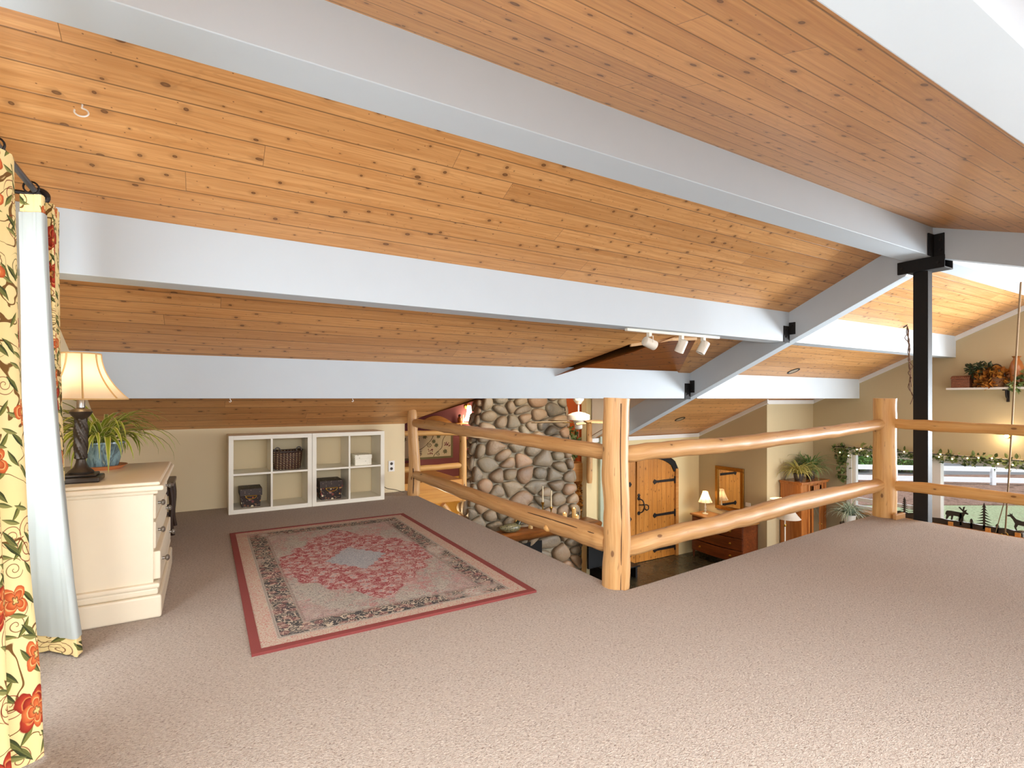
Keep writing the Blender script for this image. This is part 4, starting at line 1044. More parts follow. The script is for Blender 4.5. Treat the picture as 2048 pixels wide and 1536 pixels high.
for x, d in ((3.62, Vector((.86, -.05, -.28))), (4.06, Vector((-.10, .42, -.9))), (4.38, Vector((-.38, .25, -.88)))):
    d.normalize(); pv = Vector((x, 3.57, 1.655))
    a = MB(); a.box(x-.018, 3.552, 1.715, x+.018, 3.59, 1.755); ar = a.build('adapter', off_white, tl, 0, .003)
    sd_ = d.cross(Vector((0, 0, 1))).normalized(); yo = MB()
    yo.tube([pv+sd_*.052, pv+sd_*.052+Vector((0, 0, .062)), pv-sd_*.052+Vector((0, 0, .062)), pv-sd_*.052], .0045, 6); yo.build('yoke', off_white, ar)
    hd = MB(); hd.lathe([(.036, -.062), (.043, -.058), (.046, -.045), (.046, .07), (.042, .07), (.04, .03)], pv, 24, axis=tuple(d)); ho = hd.build('head', off_white, tl)
    MB().lathe([(.041, .0), (.041, .002)], pv+d*.055, 20, axis=tuple(d)).build('lens', slot_dark, ho)

# ------------------------------------------------------------------ fireplace with river stones
FX = lambda z, s: None
def edge_l(z): return 3.68 if z > 1.2 else (3.68-(1.13-z)*.165 if z > -.55 else 3.403)
def edge_r(z): return 5.22 if z > 1.13 else (5.22+(1.13-z)*.155 if z > -1. else 5.55)
FY = 7.1
def clip(poly, nx, ny, c):
    out = []
    for i in range(len(poly)):
        p, q = poly[i], poly[(i+1) % len(poly)]
        dp, dq = nx*p[0]+ny*p[1]-c, nx*q[0]+ny*q[1]-c
        if dp <= 0: out.append(p)
        if dp*dq < 0: t = dp/(dp-dq); out.append((p[0]+(q[0]-p[0])*t, p[1]+(q[1]-p[1])*t))
    return out
def stones(mb, region, sites, tom, rn, stretch=1.35, gapw=.006, h=.065):
    """stones in a (s,z) region polygon; tom(s,z,depth)->3D"""
    S = [(a/stretch, b) for a, b in sites]; RG = [(a/stretch, b) for a, b in region]
    pal = [(140, 120, 96), (150, 128, 102), (128, 114, 94), (156, 126, 96), (138, 120, 94), (122, 112, 94), (162, 138, 110), (146, 122, 96), (154, 120, 92), (132, 120, 98)]
    for i, p in enumerate(S):
        poly = RG
        for j, q in enumerate(S):
            if i == j: continue
            dx, dy = q[0]-p[0], q[1]-p[1]; L2 = dx*dx+dy*dy
            if L2 > .5: continue
            L = math.sqrt(L2); nx, ny = dx/L, dy/L
            poly = clip(poly, nx, ny, nx*(p[0]+q[0])/2+ny*(p[1]+q[1])/2-gapw)
            if len(poly) < 3: break
        if len(poly) < 3: continue
        P = poly
        # drop short edges, then round corners
        for _ in range(3):
            Q = []
            for k in range(len(P)):
                a, b = P[k], P[(k+1) % len(P)]
                Q += [(a[0]*.75+b[0]*.25, a[1]*.75+b[1]*.25), (a[0]*.25+b[0]*.75, a[1]*.25+b[1]*.75)]
            P = Q
        if len(P) > 28: P = P[::2]
        cx = sum(a for a, _ in P)/len(P); cy = sum(b for _, b in P)/len(P); n = len(P)
        hh = h*rn.uniform(.75, 1.3); ring = []
        for sc_, d in ((1.0, -.02), (.985, .30), (.93, .62), (.78, .88), (.45, 1.0)):
            for a, b in P:
                x = cx+(a-cx)*sc_; y = cy+(b-cy)*sc_
                ring.append(tom(x*stretch, y, hh*d*(1+.12*mnoise.noise((x*7, y*7, i)))))
        ring.append(tom(cx*stretch, cy, hh*1.02)); fs = []
        for r_ in range(4):
            for k in range(n): fs.append((r_*n+k, r_*n+(k+1) % n, (r_+1)*n+(k+1) % n, (r_+1)*n+k))
        for k in range(n): fs.append((4*n+k, 4*n+(k+1) % n, 5*n))
        kk = rn.uniform(.8, 1.15); c = lin3(*[min(255, v*kk) for v in pal[rn.randrange(len(pal))]]); mb.t = tuple(min(1, v) for v in c)
        mb.add(ring, fs); mb.t = (1., 1., 1.)
def scatter(region, r, rn, tries=6000, rmax=None):
    xs = [p[0] for p in region]; zs = [p[1] for p in region]; out = []
    def inside(x, z):
        c = False
        for i in range(len(region)):
            a, b = region[i], region[(i+1) % len(region)]
            if (a[1] > z) != (b[1] > z) and x < (b[0]-a[0])*(z-a[1])/(b[1]-a[1])+a[0]: c = not c
        return c
    for _ in range(tries):
        x, z = rn.uniform(min(xs), max(xs)), rn.uniform(min(zs), max(zs))
        if not inside(x, z): continue
        rr = r*(.55+1.25*rn.random()**1.8)
        if all(((x-a)/1.35)**2+(z-b)**2 > ((rr+q)*.5)**2 for a, b, q in out): out.append((x, z, rr))
    return [(a, b) for a, b, _ in out]
fp = thing('fireplace', 'tall river-stone fireplace chimney seen beyond the log railing', 'fireplace', (4.45, FY+.15, ZF))
core = MB(); lv = [ZF, -1.0, -.55, 1.13, 1.88]; v = []
for z in lv: v += [(edge_l(z)+.01, FY+.01, z), (edge_r(z)-.01, FY+.01, z), (edge_r(z)-.01, FY+.25, z), (edge_l(z)+.01, FY+.25, z)]
fs = []
for i in range(4):
    for k in range(4): fs.append((i*4+k, i*4+(k+1) % 4, i*4+4+(k+1) % 4, i*4+4+k))
fs += [(3, 2, 1, 0), (16, 17, 18, 19)]
core.add(v, fs); core.build('mortar', plain('mortar_grey', (150, 140, 120), .95, bump=.6, bs=40.), fp, 0)
rn = random.Random(21); st = MB()
reg = [(edge_l(ZF), ZF), (edge_r(ZF), ZF), (edge_r(-1.), -1.), (edge_r(1.13), 1.13), (edge_r(1.7), 1.86), (edge_l(1.7), 1.86), (edge_l(1.13), 1.13), (edge_l(-.55), -.55)]
fire = (3.85, 4.72, ZF+.35, -1.18)
sites = [p for p in scatter(reg, .205, rn) if not (fire[0]-.03 < p[0] < fire[1]+.03 and fire[2]-.03 < p[1] < fire[3]+.03)]
# firebox keeps its own sites so that neighbouring stones stop at its edge
stones(st, reg, sites, lambda s, z, d: (s, FY-d, z), rn)
regs = [(FY+.0, ZF), (FY+.25, ZF), (FY+.25, 1.8), (FY+.0, 1.8)]
stones(st, regs, scatter(regs, .17, rn, 2500), lambda s, z, d: (edge_l(z)-d, s, z), rn, 1.)
stones(st, regs, scatter(regs, .17, rn, 2500), lambda s, z, d: (edge_r(z)+d, s, z), rn, 1.)
st.build('stonework', stone, fp, 60)
m = MB(); m.box(fire[0], FY-.075, fire[2], fire[1], FY-.06, fire[3]); m.build('firebox_opening', plain('firebox_shade_black', (14, 12, 11), .9), fp, 0)  # flat black panel; the dark of the opening is painted shade
# live-edge mantel
mt = MB(); top_, bot_ = [], []
xs = [3.78+ (5.70-3.78)*i/30 for i in range(31)]
fr = [6.68+.05*mnoise.noise((x*2.1, 0, 3))+.025*mnoise.noise((x*9, 1, 0)) for x in xs]
rows = []
for x, y in zip(xs, fr): rows.append([(x, FY-.02, -.92), (x, y+.03, -.92), (x, y, -.94+.01*mnoise.noise((x*9, 2, 1))), (x, y+.02+.02*mnoise.noise((x*14, 4, 1)), -1.0), (x, y+.07, -1.05+.015*mnoise.noise((x*11, 7, 1))), (x, FY-.02, -1.05), (x, FY-.02, -.92)])
mt.sheet(rows); mt.add(rows[0][:-1], [(0, 1, 2, 3, 4, 5)]); mt.add(rows[-1][:-1], [(5, 4, 3, 2, 1, 0)])
mt.build('mantel', mantel_wood, fp, 50)
ZM = -.92
for x, y, h, lb in ((4.684, 6.95, .645, 'ivory taper candle in a tall metal candlestick, the taller of two on the mantel'), (4.80, 6.88, .57, 'ivory taper candle in a metal candlestick, the shorter of two on the mantel')):
    t = thing('candlestick', lb, 'candlestick', (x, y, ZM)); zc = ZM+h-.275
    MB().lathe([(.045, 0), (.045, .01), (.02, .025), (.012, .05), (.018, .10), (.010, .13), (.010, (zc-ZM)-.05), (.022, (zc-ZM)-.02), (.03, zc-ZM), (.02, zc-ZM+.012), (.014, zc-ZM+.012)], (x, y, ZM), 16).build('holder', brass, t)
    MB().lathe([(.0125, 0), (.011, .265), (.004, .272)], (x, y, zc), 12).build('candle', wax, t)
    MB().tube([(x, y, zc+.27), (x+.002, y, zc+.287)], .002, 5).build('wick', slot_dark, t)
glow_wax = mat_shade('lit_wax', (250, 226, 170))
flame_m = mat_emit('candle_flame_glow', (255, 200, 110), 6.)
for x, y, h, lb in ((5.144, 6.98, .15, 'lit ivory pillar candle, leftmost of the three at the right end of the mantel'), (5.30, 6.86, .12, 'lit ivory pillar candle, front shortest of the three at the right end of the mantel'), (5.345, 6.99, .205, 'lit ivory pillar candle, tallest of the three at the right end of the mantel'), (4.23, 6.98, .16, 'lit ivory pillar candle behind the duck decoy'), (4.42, 6.90, .155, 'ivory pillar candle right of the duck decoy on the mantel')):
    t = thing('pillar_candle', lb, 'candle', (x, y, ZM))
    MB().lathe([(.034, 0), (.034, h-.012), (.030, h-.004), (.026, h-.012), (.001, h-.018)], (x, y, ZM), 20).build('wax', glow_wax, t)
    if 'right of' not in lb: MB().ball((x, y, ZM+h-.002), .008, 8, 6, (1, 1, 1.8)).build('flame', flame_m, t)
# duck decoy
dk = thing('duck_decoy', 'dark carved duck decoy sitting on the left end of the mantel', 'decoy', (4.05, 6.86, ZM))
bx_, by_ = 4.05, 6.86
prof = [(-.21, .02, .085), (-.17, .05, .075), (-.10, .075, .066), (-.02, .085, .065), (.06, .08, .066), (.12, .06, .07), (.16, .02, .078)]
m = MB(); rows = []
for x, r, z in prof: rows.append([(bx_+x, by_+r*1.0*math.cos(a), ZM+z+max(-z, r*.82*math.sin(a))) for a in [2*PI*k/16 for k in range(17)]])
m.sheet(rows); m.add([rows[0][k] for k in range(16)], [tuple(range(16))]); m.add([rows[-1][k] for k in range(16)], [tuple(range(16))[::-1]])
Md = Mat('decoy_feather_paint'); ob = Md.obj(); vz = Md.vor(ob, 45., 1., dims='3D')
Md.bsdf(Md.mix(Md.sstep(vz.outputs['Distance'], .2, .5), lin3(44, 44, 34)+(1,), lin3(120, 116, 84)+(1,)), .35)
m.build('body', Md.m, dk, 60)
m = MB(); m.tube(catmull([(bx_+.10, by_, ZM+.10), (bx_+.135, by_, ZM+.15), (bx_+.14, by_, ZM+.19)], 4), [.045, .044, .04, .037, .034, .032, .032, .032, .032], 12); m.ball((bx_+.152, by_, ZM+.205), .042, 14, 8, (1.1, .85, .9)); m.build('head', plain('decoy_head_paint', (34, 44, 30), .3), dk)
MB().ball((bx_+.215, by_, ZM+.195), .03, 10, 6, (1.2, .65, .35)).build('bill', plain('decoy_bill', (120, 100, 50), .4), dk)

# ------------------------------------------------------------------ ceiling fan
fx, fy = 4.825, 6.2
fan = thing('ceiling_fan', 'off-white ceiling fan on a long rod in front of the stone chimney', 'ceiling fan', (fx, fy, .80))
ztop = z_cr(fx)
MB().tube([(fx, fy, .92), (fx, fy, ztop+.02)], .012, 10).build('rod', off_white, fan)
MB().lathe([(.001, 1.045), (.036, 1.047), (.05, 1.07), (.078, 1.10), (.082, 1.14), (.03, 1.15)], (fx, fy, 0), 24).build('canopy', off_white, fan)
MB().lathe([(.03, .93), (.10, .915), (.165, .885), (.168, .88), (.168, .81), (.15, .805), (.08, .80), (.08, .78)], (fx, fy, 0), 32).build('motor', off_white, fan)
MB().lathe([(.001, .665), (.03, .668), (.055, .68), (.058, .69), (.058, .74), (.07, .75), (.07, .785)], (fx, fy, 0), 24).build('switch_housing', off_white, fan)
for k in range(5):
    a = math.radians(164.+72*k); R = Matrix.Rotation(a, 3, 'Z') @ Matrix.Rotation(math.radians(10), 3, 'X')
    c = Vector((fx, fy, .765))
    arm = MB(); arm.prism([(.07, -.02), (.13, -.012), (.20, -.04), (.24, -.035), (.24, .035), (.20, .04), (.13, .012), (.07, .02)], R @ Vector((0, 0, .006)), c, R @ Vector((1, 0, 0)), R @ Vector((0, 1, 0))); ao = arm.build('blade_iron', brass, fan)
    bl = MB(); bl.prism([(.20, -.052), (.60, -.068), (.70, -.06), (.735, -.03), (.735, .03), (.70, .06), (.60, .068), (.20, .052)], R @ Vector((0, 0, .008)), c+R @ Vector((0, 0, .007)), R @ Vector((1, 0, 0)), R @ Vector((0, 1, 0))); bl.build('blade', [plain('fan_blade_wood', (196, 166, 124), .4)], fan, 0, .002)
MB().tube([(fx-.03, fy-.04, .68), (fx-.03, fy-.04, .55)], .002, 5).build('pull_chain', pewter, fan)

# ------------------------------------------------------------------ far loft contents
fr_ = thing('log_railing', 'honey log railing of the far loft left of the stone chimney', 'railing', (3.14, 6.72, 0))
logmesh([(3.15, 6.70, -.32), (3.15, 6.70, .2), (3.15, 6.70, .70)], [.055, .052, .05], 31).build('post', log_honey, fr_)
logmesh([(2.15, 6.70, .665), (2.7, 6.70, .655), (3.15, 6.70, .64)], [.036, .036, .034], 32, 12).build('rail', log_honey, fr_)
logmesh([(2.15, 6.70, .175), (2.7, 6.70, .18), (3.14, 6.70, .185)], [.04, .042, .04], 33, 12).build('rail', log_honey, fr_)
br = logmesh([(3.12, 6.72, -.75), (2.85, 6.72, -.35)], [.05, .05], 34, 12).build('log_brace', log_honey); tag(br, 'short slanted log brace under the far loft floor', 'brace')
lp = logmesh([(5.79, 7.13, -.35), (5.79, 7.13, .2), (5.79, 7.13, .755)], [.052, .05, .048], 35).build('log_post', log_pale); tag(lp, 'slim log post at the corner by the rust-orange wall, right of the chimney', 'post')
# painted panel with vines and grapes
ap_ = thing('wall_panel', 'cream wall panel painted with grape vines on the wine-red wall', 'artwork', (3.36, YB, .06))
MB().box(2.85, YB-.02, .05, 3.90, YB-.001, .55).build('panel', plain('panel_cream', (206, 196, 166), .8), ap_, 0)
m = MB(); ol = plain('olive_frame', (112, 106, 74), .6)
for a in ((2.85, .05, 3.90, .085), (2.85, .515, 3.90, .55), (2.85, .085, 2.88, .515), (3.865, .085, 3.90, .515)): m.box(a[0], YB-.026, a[1], a[2], YB-.019, a[3])
m.build('border', ol, ap_, 0)
vm = MB(); vy = YB-.022
def spiral(cx, cz, r, turns, a0, sgn): return [(cx+sgn*r*(1-t)*math.cos(a0+turns*2*PI*t), vy, cz+r*(1-t)*math.sin(a0+turns*2*PI*t)) for t in [i/26 for i in range(25)]]
vm.tube(catmull([(3.05, vy, .10), (3.18, vy, .20), (3.30, vy, .24), (3.42, vy, .33), (3.50, vy, .42), (3.54, vy, .53)], 6), .005, 5)
vm.tube(catmull([(3.52, vy, .09), (3.58, vy, .16), (3.68, vy, .24), (3.70, vy, .36), (3.76, vy, .46), (3.87, vy, .48)], 6), .005, 5)
for c in ((3.45, .30, .05, 1.6, 2.2, 1), (3.28, .15, .045, 1.6, 1.0, 1), (3.62, .13, .04, 1.5, 1.2, 1)): vm.tube(spiral(*c), .0045, 5)
vm.build('vine', plain('vine_brown', (92, 84, 60), .7), ap_)
lm = MB(); rl = random.Random(4)
for x, z, s in ((3.22, .40, .10), (3.36, .45, .10), (3.53, .36, .09), (3.62, .45, .10), (3.58, .29, .09), (3.75, .17, .10), (3.10, .24, .09), (2.98, .42, .1)):
    a0 = rl.uniform(0, 6.28); pr = [(.5, 0), (.25, .12), (.35, .42), (.1, .25), (-.1, .48), (-.18, .2), (-.45, .15), (-.3, 0), (-.45, -.15), (-.18, -.2), (-.1, -.48), (.1, -.25), (.35, -.42), (.25, -.12)]
    lm.prism([(x+s*(p*math.cos(a0)-q*math.sin(a0)), z+s*(p*math.sin(a0)+q*math.cos(a0))) for p, q in pr], (0, -.003, 0), (0, vy+.002, 0), (1, 0, 0), (0, 0, 1))
lm.build('leaf', plain('panel_leaf_green', (98, 100, 72), .7), ap_, 0)
gm = MB()
for cx, cz in ((3.46, .18), (3.79, .31)):
    for i in range(16): gm.ball((cx+rl.uniform(-.055, .055), vy, cz+rl.uniform(-.05, .05)), .0095, 8, 4, (1, .4, 1))
gm.build('grapes', plain('grape_wine', (110, 24, 50), .6), ap_)
# arched board, ledge with jar and candle, tulip sconce
m = MB(); N = 20; q = [(3.20+.72*i/N, .66+.16*math.sin(PI*i/N)**1.0) for i in range(N+1)]
m.prism(q+[(3.92, .62), (3.20, .62)], (0, -.05, 0), (0, YB-.002, 0), (1, 0, 0), (0, 0, 1)); o = m.build('arched_board', oak, smooth=0); tag(o, 'arched honey-coloured board fixed above the grape vine panel', 'wall board')
t = thing('wall_ledge', 'small wooden wall ledge between the arched board and the glowing sconce', 'shelf', (4.02, YB, .66))
MB().box(3.93, YB-.12, .66, 4.17, YB-.001, .685).build('board', oak, t, 0, .003); MB().box(4.03, YB-.08, .59, 4.06, YB-.001, .66).build('bracket', oak, t, 0)
t = thing('jar', 'small amber jar with dark lid on the wall ledge', 'jar', (4.02, YB-.065, .685)); MB().lathe([(.028, 0), (.04, .02), (.04, .08), (.025, .10), (.025, .11)], (4.02, YB-.065, .685), 16).build('body', plain('amber_ceramic', (160, 90, 36), .2), t); MB().lathe([(.028, .11), (.03, .14), (.012, .155)], (4.02, YB-.065, .685), 14).build('lid', dark_wood, t)
t = thing('taper_candle', 'thin white candle beside the amber jar on the wall ledge', 'candle', (4.09, YB-.06, .685)); MB().lathe([(.02, 0), (.02, .008), (.009, .012), (.008, .14), (.003, .145)], (4.09, YB-.06, .685), 12).build('wax', wax, t)
sx_, sy_ = 4.18, YB-.13
t = thing('wall_sconce', 'glowing tulip-shaped wall sconce at the left edge of the stone chimney', 'sconce', (sx_, YB, .85))
MB().lathe([(.045, 0), (.045, .015), (.02, .025)], (sx_, YB-.001, .98), 16, axis=(0, -1, 0)).build('wall_plate', brass, t)
MB().tube(catmull([(sx_, YB-.02, .98), (sx_, YB-.09, 1.03), (sx_, sy_, 1.03), (sx_, sy_, .99)], 5), .008, 8).build('arm', brass, t)
m = MB(); m.lathe([(.03, 1.0), (.04, .96), (.045, .88), (.06, .80), (.095, .745), (.12, .72)], (sx_, sy_, 0), 20); m.build('shade', mat_emit('sconce_shade_glow', (255, 232, 190), 9.), t)
# rust wall picture, ivy on landing
t = thing('picture_frame', 'dark wooden picture frame on the rust-orange wall behind the fan', 'picture', (5.35, YB-.03, .9))
m = MB(); 
for a in ((5.15, .70, 5.55, .75), (5.15, 1.10, 5.55, 1.15), (5.15, .75, 5.20, 1.10), (5.50, .75, 5.55, 1.10)): m.box(a[0], YB-.06, a[1], a[2], YB-.031, a[3])
m.build('frame', dark_wood, t, 0, .004); MB().box(5.19, YB-.045, .74, 5.51, YB-.035, 1.11).build('picture', plain('rusty_picture', (170, 84, 40), .7, var=.3, vs=9.), t, 0)
t = thing('potted_ivy', 'trailing ivy in a pale pot on the landing right of the chimney', 'plant', (5.66, 7.52, -.02))
MB().lathe([(.07, 0), (.095, .05), (.10, .14), (.105, .15), (.09, .15)], (5.66, 7.52, -.02), 20).build('pot', plain('pale_pot', (206, 192, 170), .5), t)
m = MB(); ri = random.Random(8); leafcloud(m, (5.62, 7.46, .33), (.19, .14, .30), 300, .065, ri, 'ivy'); leafcloud(m, (5.60, 7.44, .08), (.16, .1, .1), 70, .055, ri, 'ivy'); m.build('leaves', leaf_ivy, t, 0)
# autumn-leaf hanging between chimney and wall
m = MB(); leafcloud(m, (5.70, 7.36, -.72), (.085, .05, .36), 520, .05, ri, 'maple'); leafcloud(m, (5.70, 7.38, -.5), (.08, .05, .16), 160, .05, ri, 'maple')
t = thing('leaf_swag', 'hanging swag of amber autumn leaves between chimney and entrance wall', 'wall decoration', (5.70, 7.38, -.36)); m.build('leaves', leaf_autumn, t, 0)
MB().tube([(5.70, 7.38, -.35), (5.70, 7.37, -1.05)], .006, 6).build('stem', dark_wood, t)

# television on stand
t = thing('television', 'black flat screen in the corner right of the fireplace, behind the log corner post', 'television', (5.96, 6.82, ZF+.22))
m = MB(); m.box(5.50, 6.80, -1.72, 6.42, 6.84, -1.20); m.build('screen', black_gloss, t, 0, .006); m = MB(); m.box(5.90, 6.80, -1.76, 6.02, 6.86, -1.70); m.box(5.78, 6.72, -1.765, 6.14, 6.94, -1.755); m.build('foot', black_metal, t, 0)
t = thing('media_stand', 'low black media stand carrying the flat screen', 'stand', (5.96, 6.85, ZF))
m = MB(); m.box(5.72, 6.62, -1.785, 6.50, 7.08, -1.765); m.build('top', black_gloss, t, 0, .003)
for x in (5.75, 6.45): MB().box(x-.02, 6.66, ZF, x+.02, 7.05, -1.785).build('side_panel', black_metal, t, 0)

# ------------------------------------------------------------------ entrance furniture
t = thing('chest_of_drawers', 'dark mahogany bow-front chest of drawers under the gold mirror', 'chest of drawers', (8.46, 6.44, ZF))
cx0, cx1, cy0, cy1, zt_ = 8.23, 8.70, 5.86, 7.03, -1.13
m = MB(); m.box(cx0+.04, cy0+.02, ZF+.14, cx1, cy1-.02, zt_-.03); m.build('body', mahogany, t, 0, .004)
def bow(d): return [(cx1, cy0-d), (cx0+.02, cy0-d)]+[(cx0+.02-(.06+d)*math.sin(PI*i/10), cy0+(cy1-cy0)*i/10) for i in range(1, 10)]+[(cx0+.02, cy1+d), (cx1, cy1+d)]
MB().prism(bow(.015), (0, 0, .03), (0, 0, zt_-.03), (1, 0, 0), (0, 1, 0)).build('top', mat_wood('honey_top_wood', (150, 100, 50), (184, 134, 76), 1, .3), t, 0, .004)
for i in range(3):
    z0 = ZF+.15+i*.222; yy = [cy0+.03+(cy1-cy0-.06)*k/10 for k in range(11)]
    pr = [(cx0+.03-.055*math.sin(PI*k/10), yy[k]) for k in range(11)]+[(cx0+.06, cy1-.03), (cx0+.06, cy0+.03)]
    d = MB().prism(pr, (0, 0, .205), (0, 0, z0), (1, 0, 0), (0, 1, 0)).build('drawer', mahogany, t, 0, .004)
    for y in (cy0+.25, cy1-.25):
        xk = cx0+.03-.055*math.sin(PI*(y-cy0)/(cy1-cy0)); MB().lathe([(.02, 0), (.022, .006), (.01, .012), (.016, .026), (.001, .03)], (xk, y, z0+.10), 12, axis=(-1, 0, 0)).build('knob', brass, d)
for x, y in ((cx0+.06, cy0+.05), (cx0+.06, cy1-.05), (cx1-.04, cy0+.05), (cx1-.04, cy1-.05)): MB().lathe([(.014, 0), (.028, .15)], (x, y, ZF), 10).build('leg', mahogany, t)
# small lamp
lx, ly = 8.45, 6.84
t = thing('table_lamp', 'small lit crystal table lamp with pleated cream shade on the mahogany chest', 'lamp', (lx, ly, zt_))
MB().lathe([(.055, 0), (.055, .012), (.02, .02), (.012, .04), (.026, .07), (.012, .10), (.022, .135), (.010, .17), (.010, .25)], (lx, ly, zt_), 16).build('base', plain('pale_crystal', (226, 222, 206), .12), t)
m = MB(); rows = []
for i in range(8):
    u = i/7; r = .05+.082*u**1.5; rows.append([(lx+r*math.cos(2*PI*k/24), ly+r*math.sin(2*PI*k/24), zt_+.44-.21*u) for k in range(25)])
m.sheet(rows); so = m.build('shade', shade_m, t, 60)
m = MB()
for k in range(8): m.tube([(lx+(.051+.082*(i/7)**1.5)*math.cos(2*PI*k/8), ly+(.051+.082*(i/7)**1.5)*math.sin(2*PI*k/8), zt_+.44-.21*i/7) for i in range(8)], .003, 5)
m.build('rib', tr_m, so); MB().ball((lx, ly, zt_+.32), .022, 10, 6).build('bulb', mat_emit('small_bulb_glow', (255, 214, 150), 45.), t)
# mirror
t = thing('mirror', 'gold framed rectangular mirror on the beige wall, reflecting the pine door', 'mirror', (8.70, 6.47, -.6))
y0, y1, z0, z1 = 6.16, 6.785, -1.03, -.19; m = MB(); w = .06
for a in ((y0, z0, y1, z0+w), (y0, z1-w, y1, z1), (y0, z0+w, y0+w, z1-w), (y1-w, z0+w, y1, z1-w)): m.box(8.665, a[0], a[1], 8.708, a[2], a[3])
for a in ((y0+w, z0+w, y1-w, z0+w+.015), (y0+w, z1-w-.015, y1-w, z1-w), (y0+w, z0+w, y0+w+.015, z1-w), (y1-w-.015, z0+w, y1-w, z1-w)): m.box(8.675, a[0], a[1], 8.70, a[2], a[3])
m.build('frame', gold, t, 0, .008)
Mm = Mat('mirror_silver'); Mm.bsdf((.9, .9, .88, 1), .02, None, .5, 1.)
MB().box(8.69, y0+w, z0+w, 8.70, y1-w, z1-w).build('glass', Mm.m, t, 0)
t = thing('thermostat', 'small white thermostat on the beige wall above the mahogany chest', 'thermostat', (8.71, 6.08, -.86)); MB().box(8.69, 6.03, -.88, 8.709, 6.13, -.81).build('case', plate_white, t, 0, .004)
# armoire
ax0, ax1, ay0, ay1, az = 9.06, 9.90, 5.29, 5.69, -.36
t = thing('armoire', 'tall cherry wood armoire with glazed door in the corner by the window', 'armoire', ((ax0+ax1)/2, (ay0+ay1)/2, ZF))
m = MB(); m.box(ax0+.02, ay0+.02, ZF+.06, ax1-.02, ay1, az-.05); m.build('body', armoire_wood, t, 0, .004)
m = MB(); m.box(ax0-.01, ay0-.02, az-.05, ax1+.01, ay1, az-.02); m.box(ax0-.025, ay0-.035, az-.02, ax1+.025, ay1, az); m.build('cornice', armoire_wood, t, 0, .008)
m = MB(); m.box(ax0, ay0-.005, ZF, ax1, ay1, ZF+.08); m.build('plinth', armoire_wood, t, 0, .006)
m = MB(); 
for x in (ax0+.02, ax1-.09, ax0+.23, ax1-.30): m.box(x, ay0+.005, ZF+.08, x+.07, ay0+.021, az-.05)
m.build('pilaster', armoire_wood, t, 0, .008)
dx0, dx1 = ax0+.31, ax1-.31+.09; d = MB()
for a in ((dx0, ZF+.12, dx0+.06, az-.08), (dx1-.06, ZF+.12, dx1, az-.08), (dx0, ZF+.12, dx1, ZF+.30), (dx0, az-.20, dx1, az-.08)): d.box(a[0], ay0-.012, a[1], a[2], ay0+.006, a[3])
do = d.build('door', armoire_wood, t, 0, .005)
MB().box(dx0+.055, ay0-.004, ZF+.28, dx1-.055, ay0+.002, az-.19).build('glass', Mm.m, do, 0)
MB().lathe([(.01, 0), (.012, .02), (.001, .03)], (dx1-.03, ay0-.012, -1.15), 10, axis=(0, -1, 0)).build('knob', brass, do)
dkp = plain('dark_glazed_pot', (60, 52, 46), .4)
spider('golden spider plant on top of the armoire, nearer the gold mirror', (9.25, 5.45, az), (.085, .13), .46, .032, 120, leaf_gold, dkp, None, 15, zmin=az+.006, ymax=5.69)
spider('green spider plant on top of the armoire, nearer the window', (9.68, 5.48, az), (.09, .16), .58, .03, 130, leaf_green, dkp, None, 16, droop=1.9, ymax=5.69)
# floor lamp
lx, ly = 8.46, 5.22
t = thing('floor_lamp', 'floor lamp with white bell shade and uplight bowl in front of the armoire', 'lamp', (lx, ly, ZF))
MB().lathe([(.13, 0), (.13, .015), (.03, .03), (.012, .06)], (lx, ly, ZF), 24).build('base', off_white, t)
MB().tube([(lx, ly, ZF+.03), (lx, ly, -.62)], .011, 10).build('pole', off_white, t)
MB().lathe([(.018, -.02), (.024, 0), (.018, .02)], (lx, ly, -1.02), 12).build('collar', brass, t)
MB().lathe([(.012, -.64), (.06, -.63), (.13, -.595), (.165, -.56), (.16, -.56), (.12, -.585)], (lx-.12, ly, 0), 24).build('bowl', shade_m, t)
MB().tube(catmull([(lx, ly, -.66), (lx-.06, ly, -.66), (lx-.12, ly, -.64)], 4), .008, 8).build('arm', off_white, t)
m = MB(); rows = []
for i in range(9):
    u = i/8; r = .07+.125*u**1.7; rows.append([(lx+.10+r*math.cos(2*PI*k/28), ly+r*math.sin(2*PI*k/28), -.70-.215*u) for k in range(29)])
m.sheet(rows); m.build('shade', mat_shade('white_shade_fabric', (240, 236, 226)), t, 60)
MB().tube(catmull([(lx, ly, -.72), (lx+.05, ly, -.68), (lx+.10, ly, -.70)], 4), .008, 8).build('arm', brass, t)
t = thing('switch_plate', 'white switch plate on the nook wall left of the armoire', 'light switch', (8.93, 5.71, -.92)); MB().box(8.89, 5.70, -.98, 8.97, 5.709, -.86).build('plate', plate_white, t, 0, .003); MB().box(8.92, 5.694, -.94, 8.94, 5.70, -.90).build('toggle', plate_white, t, 0)
# plant by window on stand
t = thing('plant_stand', 'wooden plant stand under the silvery spider plant by the window', 'plant stand', (9.85, 4.86, ZF))
MB().lathe([(.17, 0), (.17, .03)], (9.85, 4.86, -1.11), 24).build('top', dark_wood, t)
MB().lathe([(.03, 0), (.02, .4), (.03, .84)], (9.85, 4.86, ZF+.03), 12).build('column', dark_wood, t); MB().lathe([(.15, 0), (.14, .03)], (9.85, 4.86, ZF), 20).build('base', dark_wood, t)
spider('silvery spider plant on a stand below the gable window', (9.80, 4.86, -1.08), (.10, .16), .46, .03, 120, leaf_silver, plain('white_pot', (226, 226, 220), .3), None, 18)

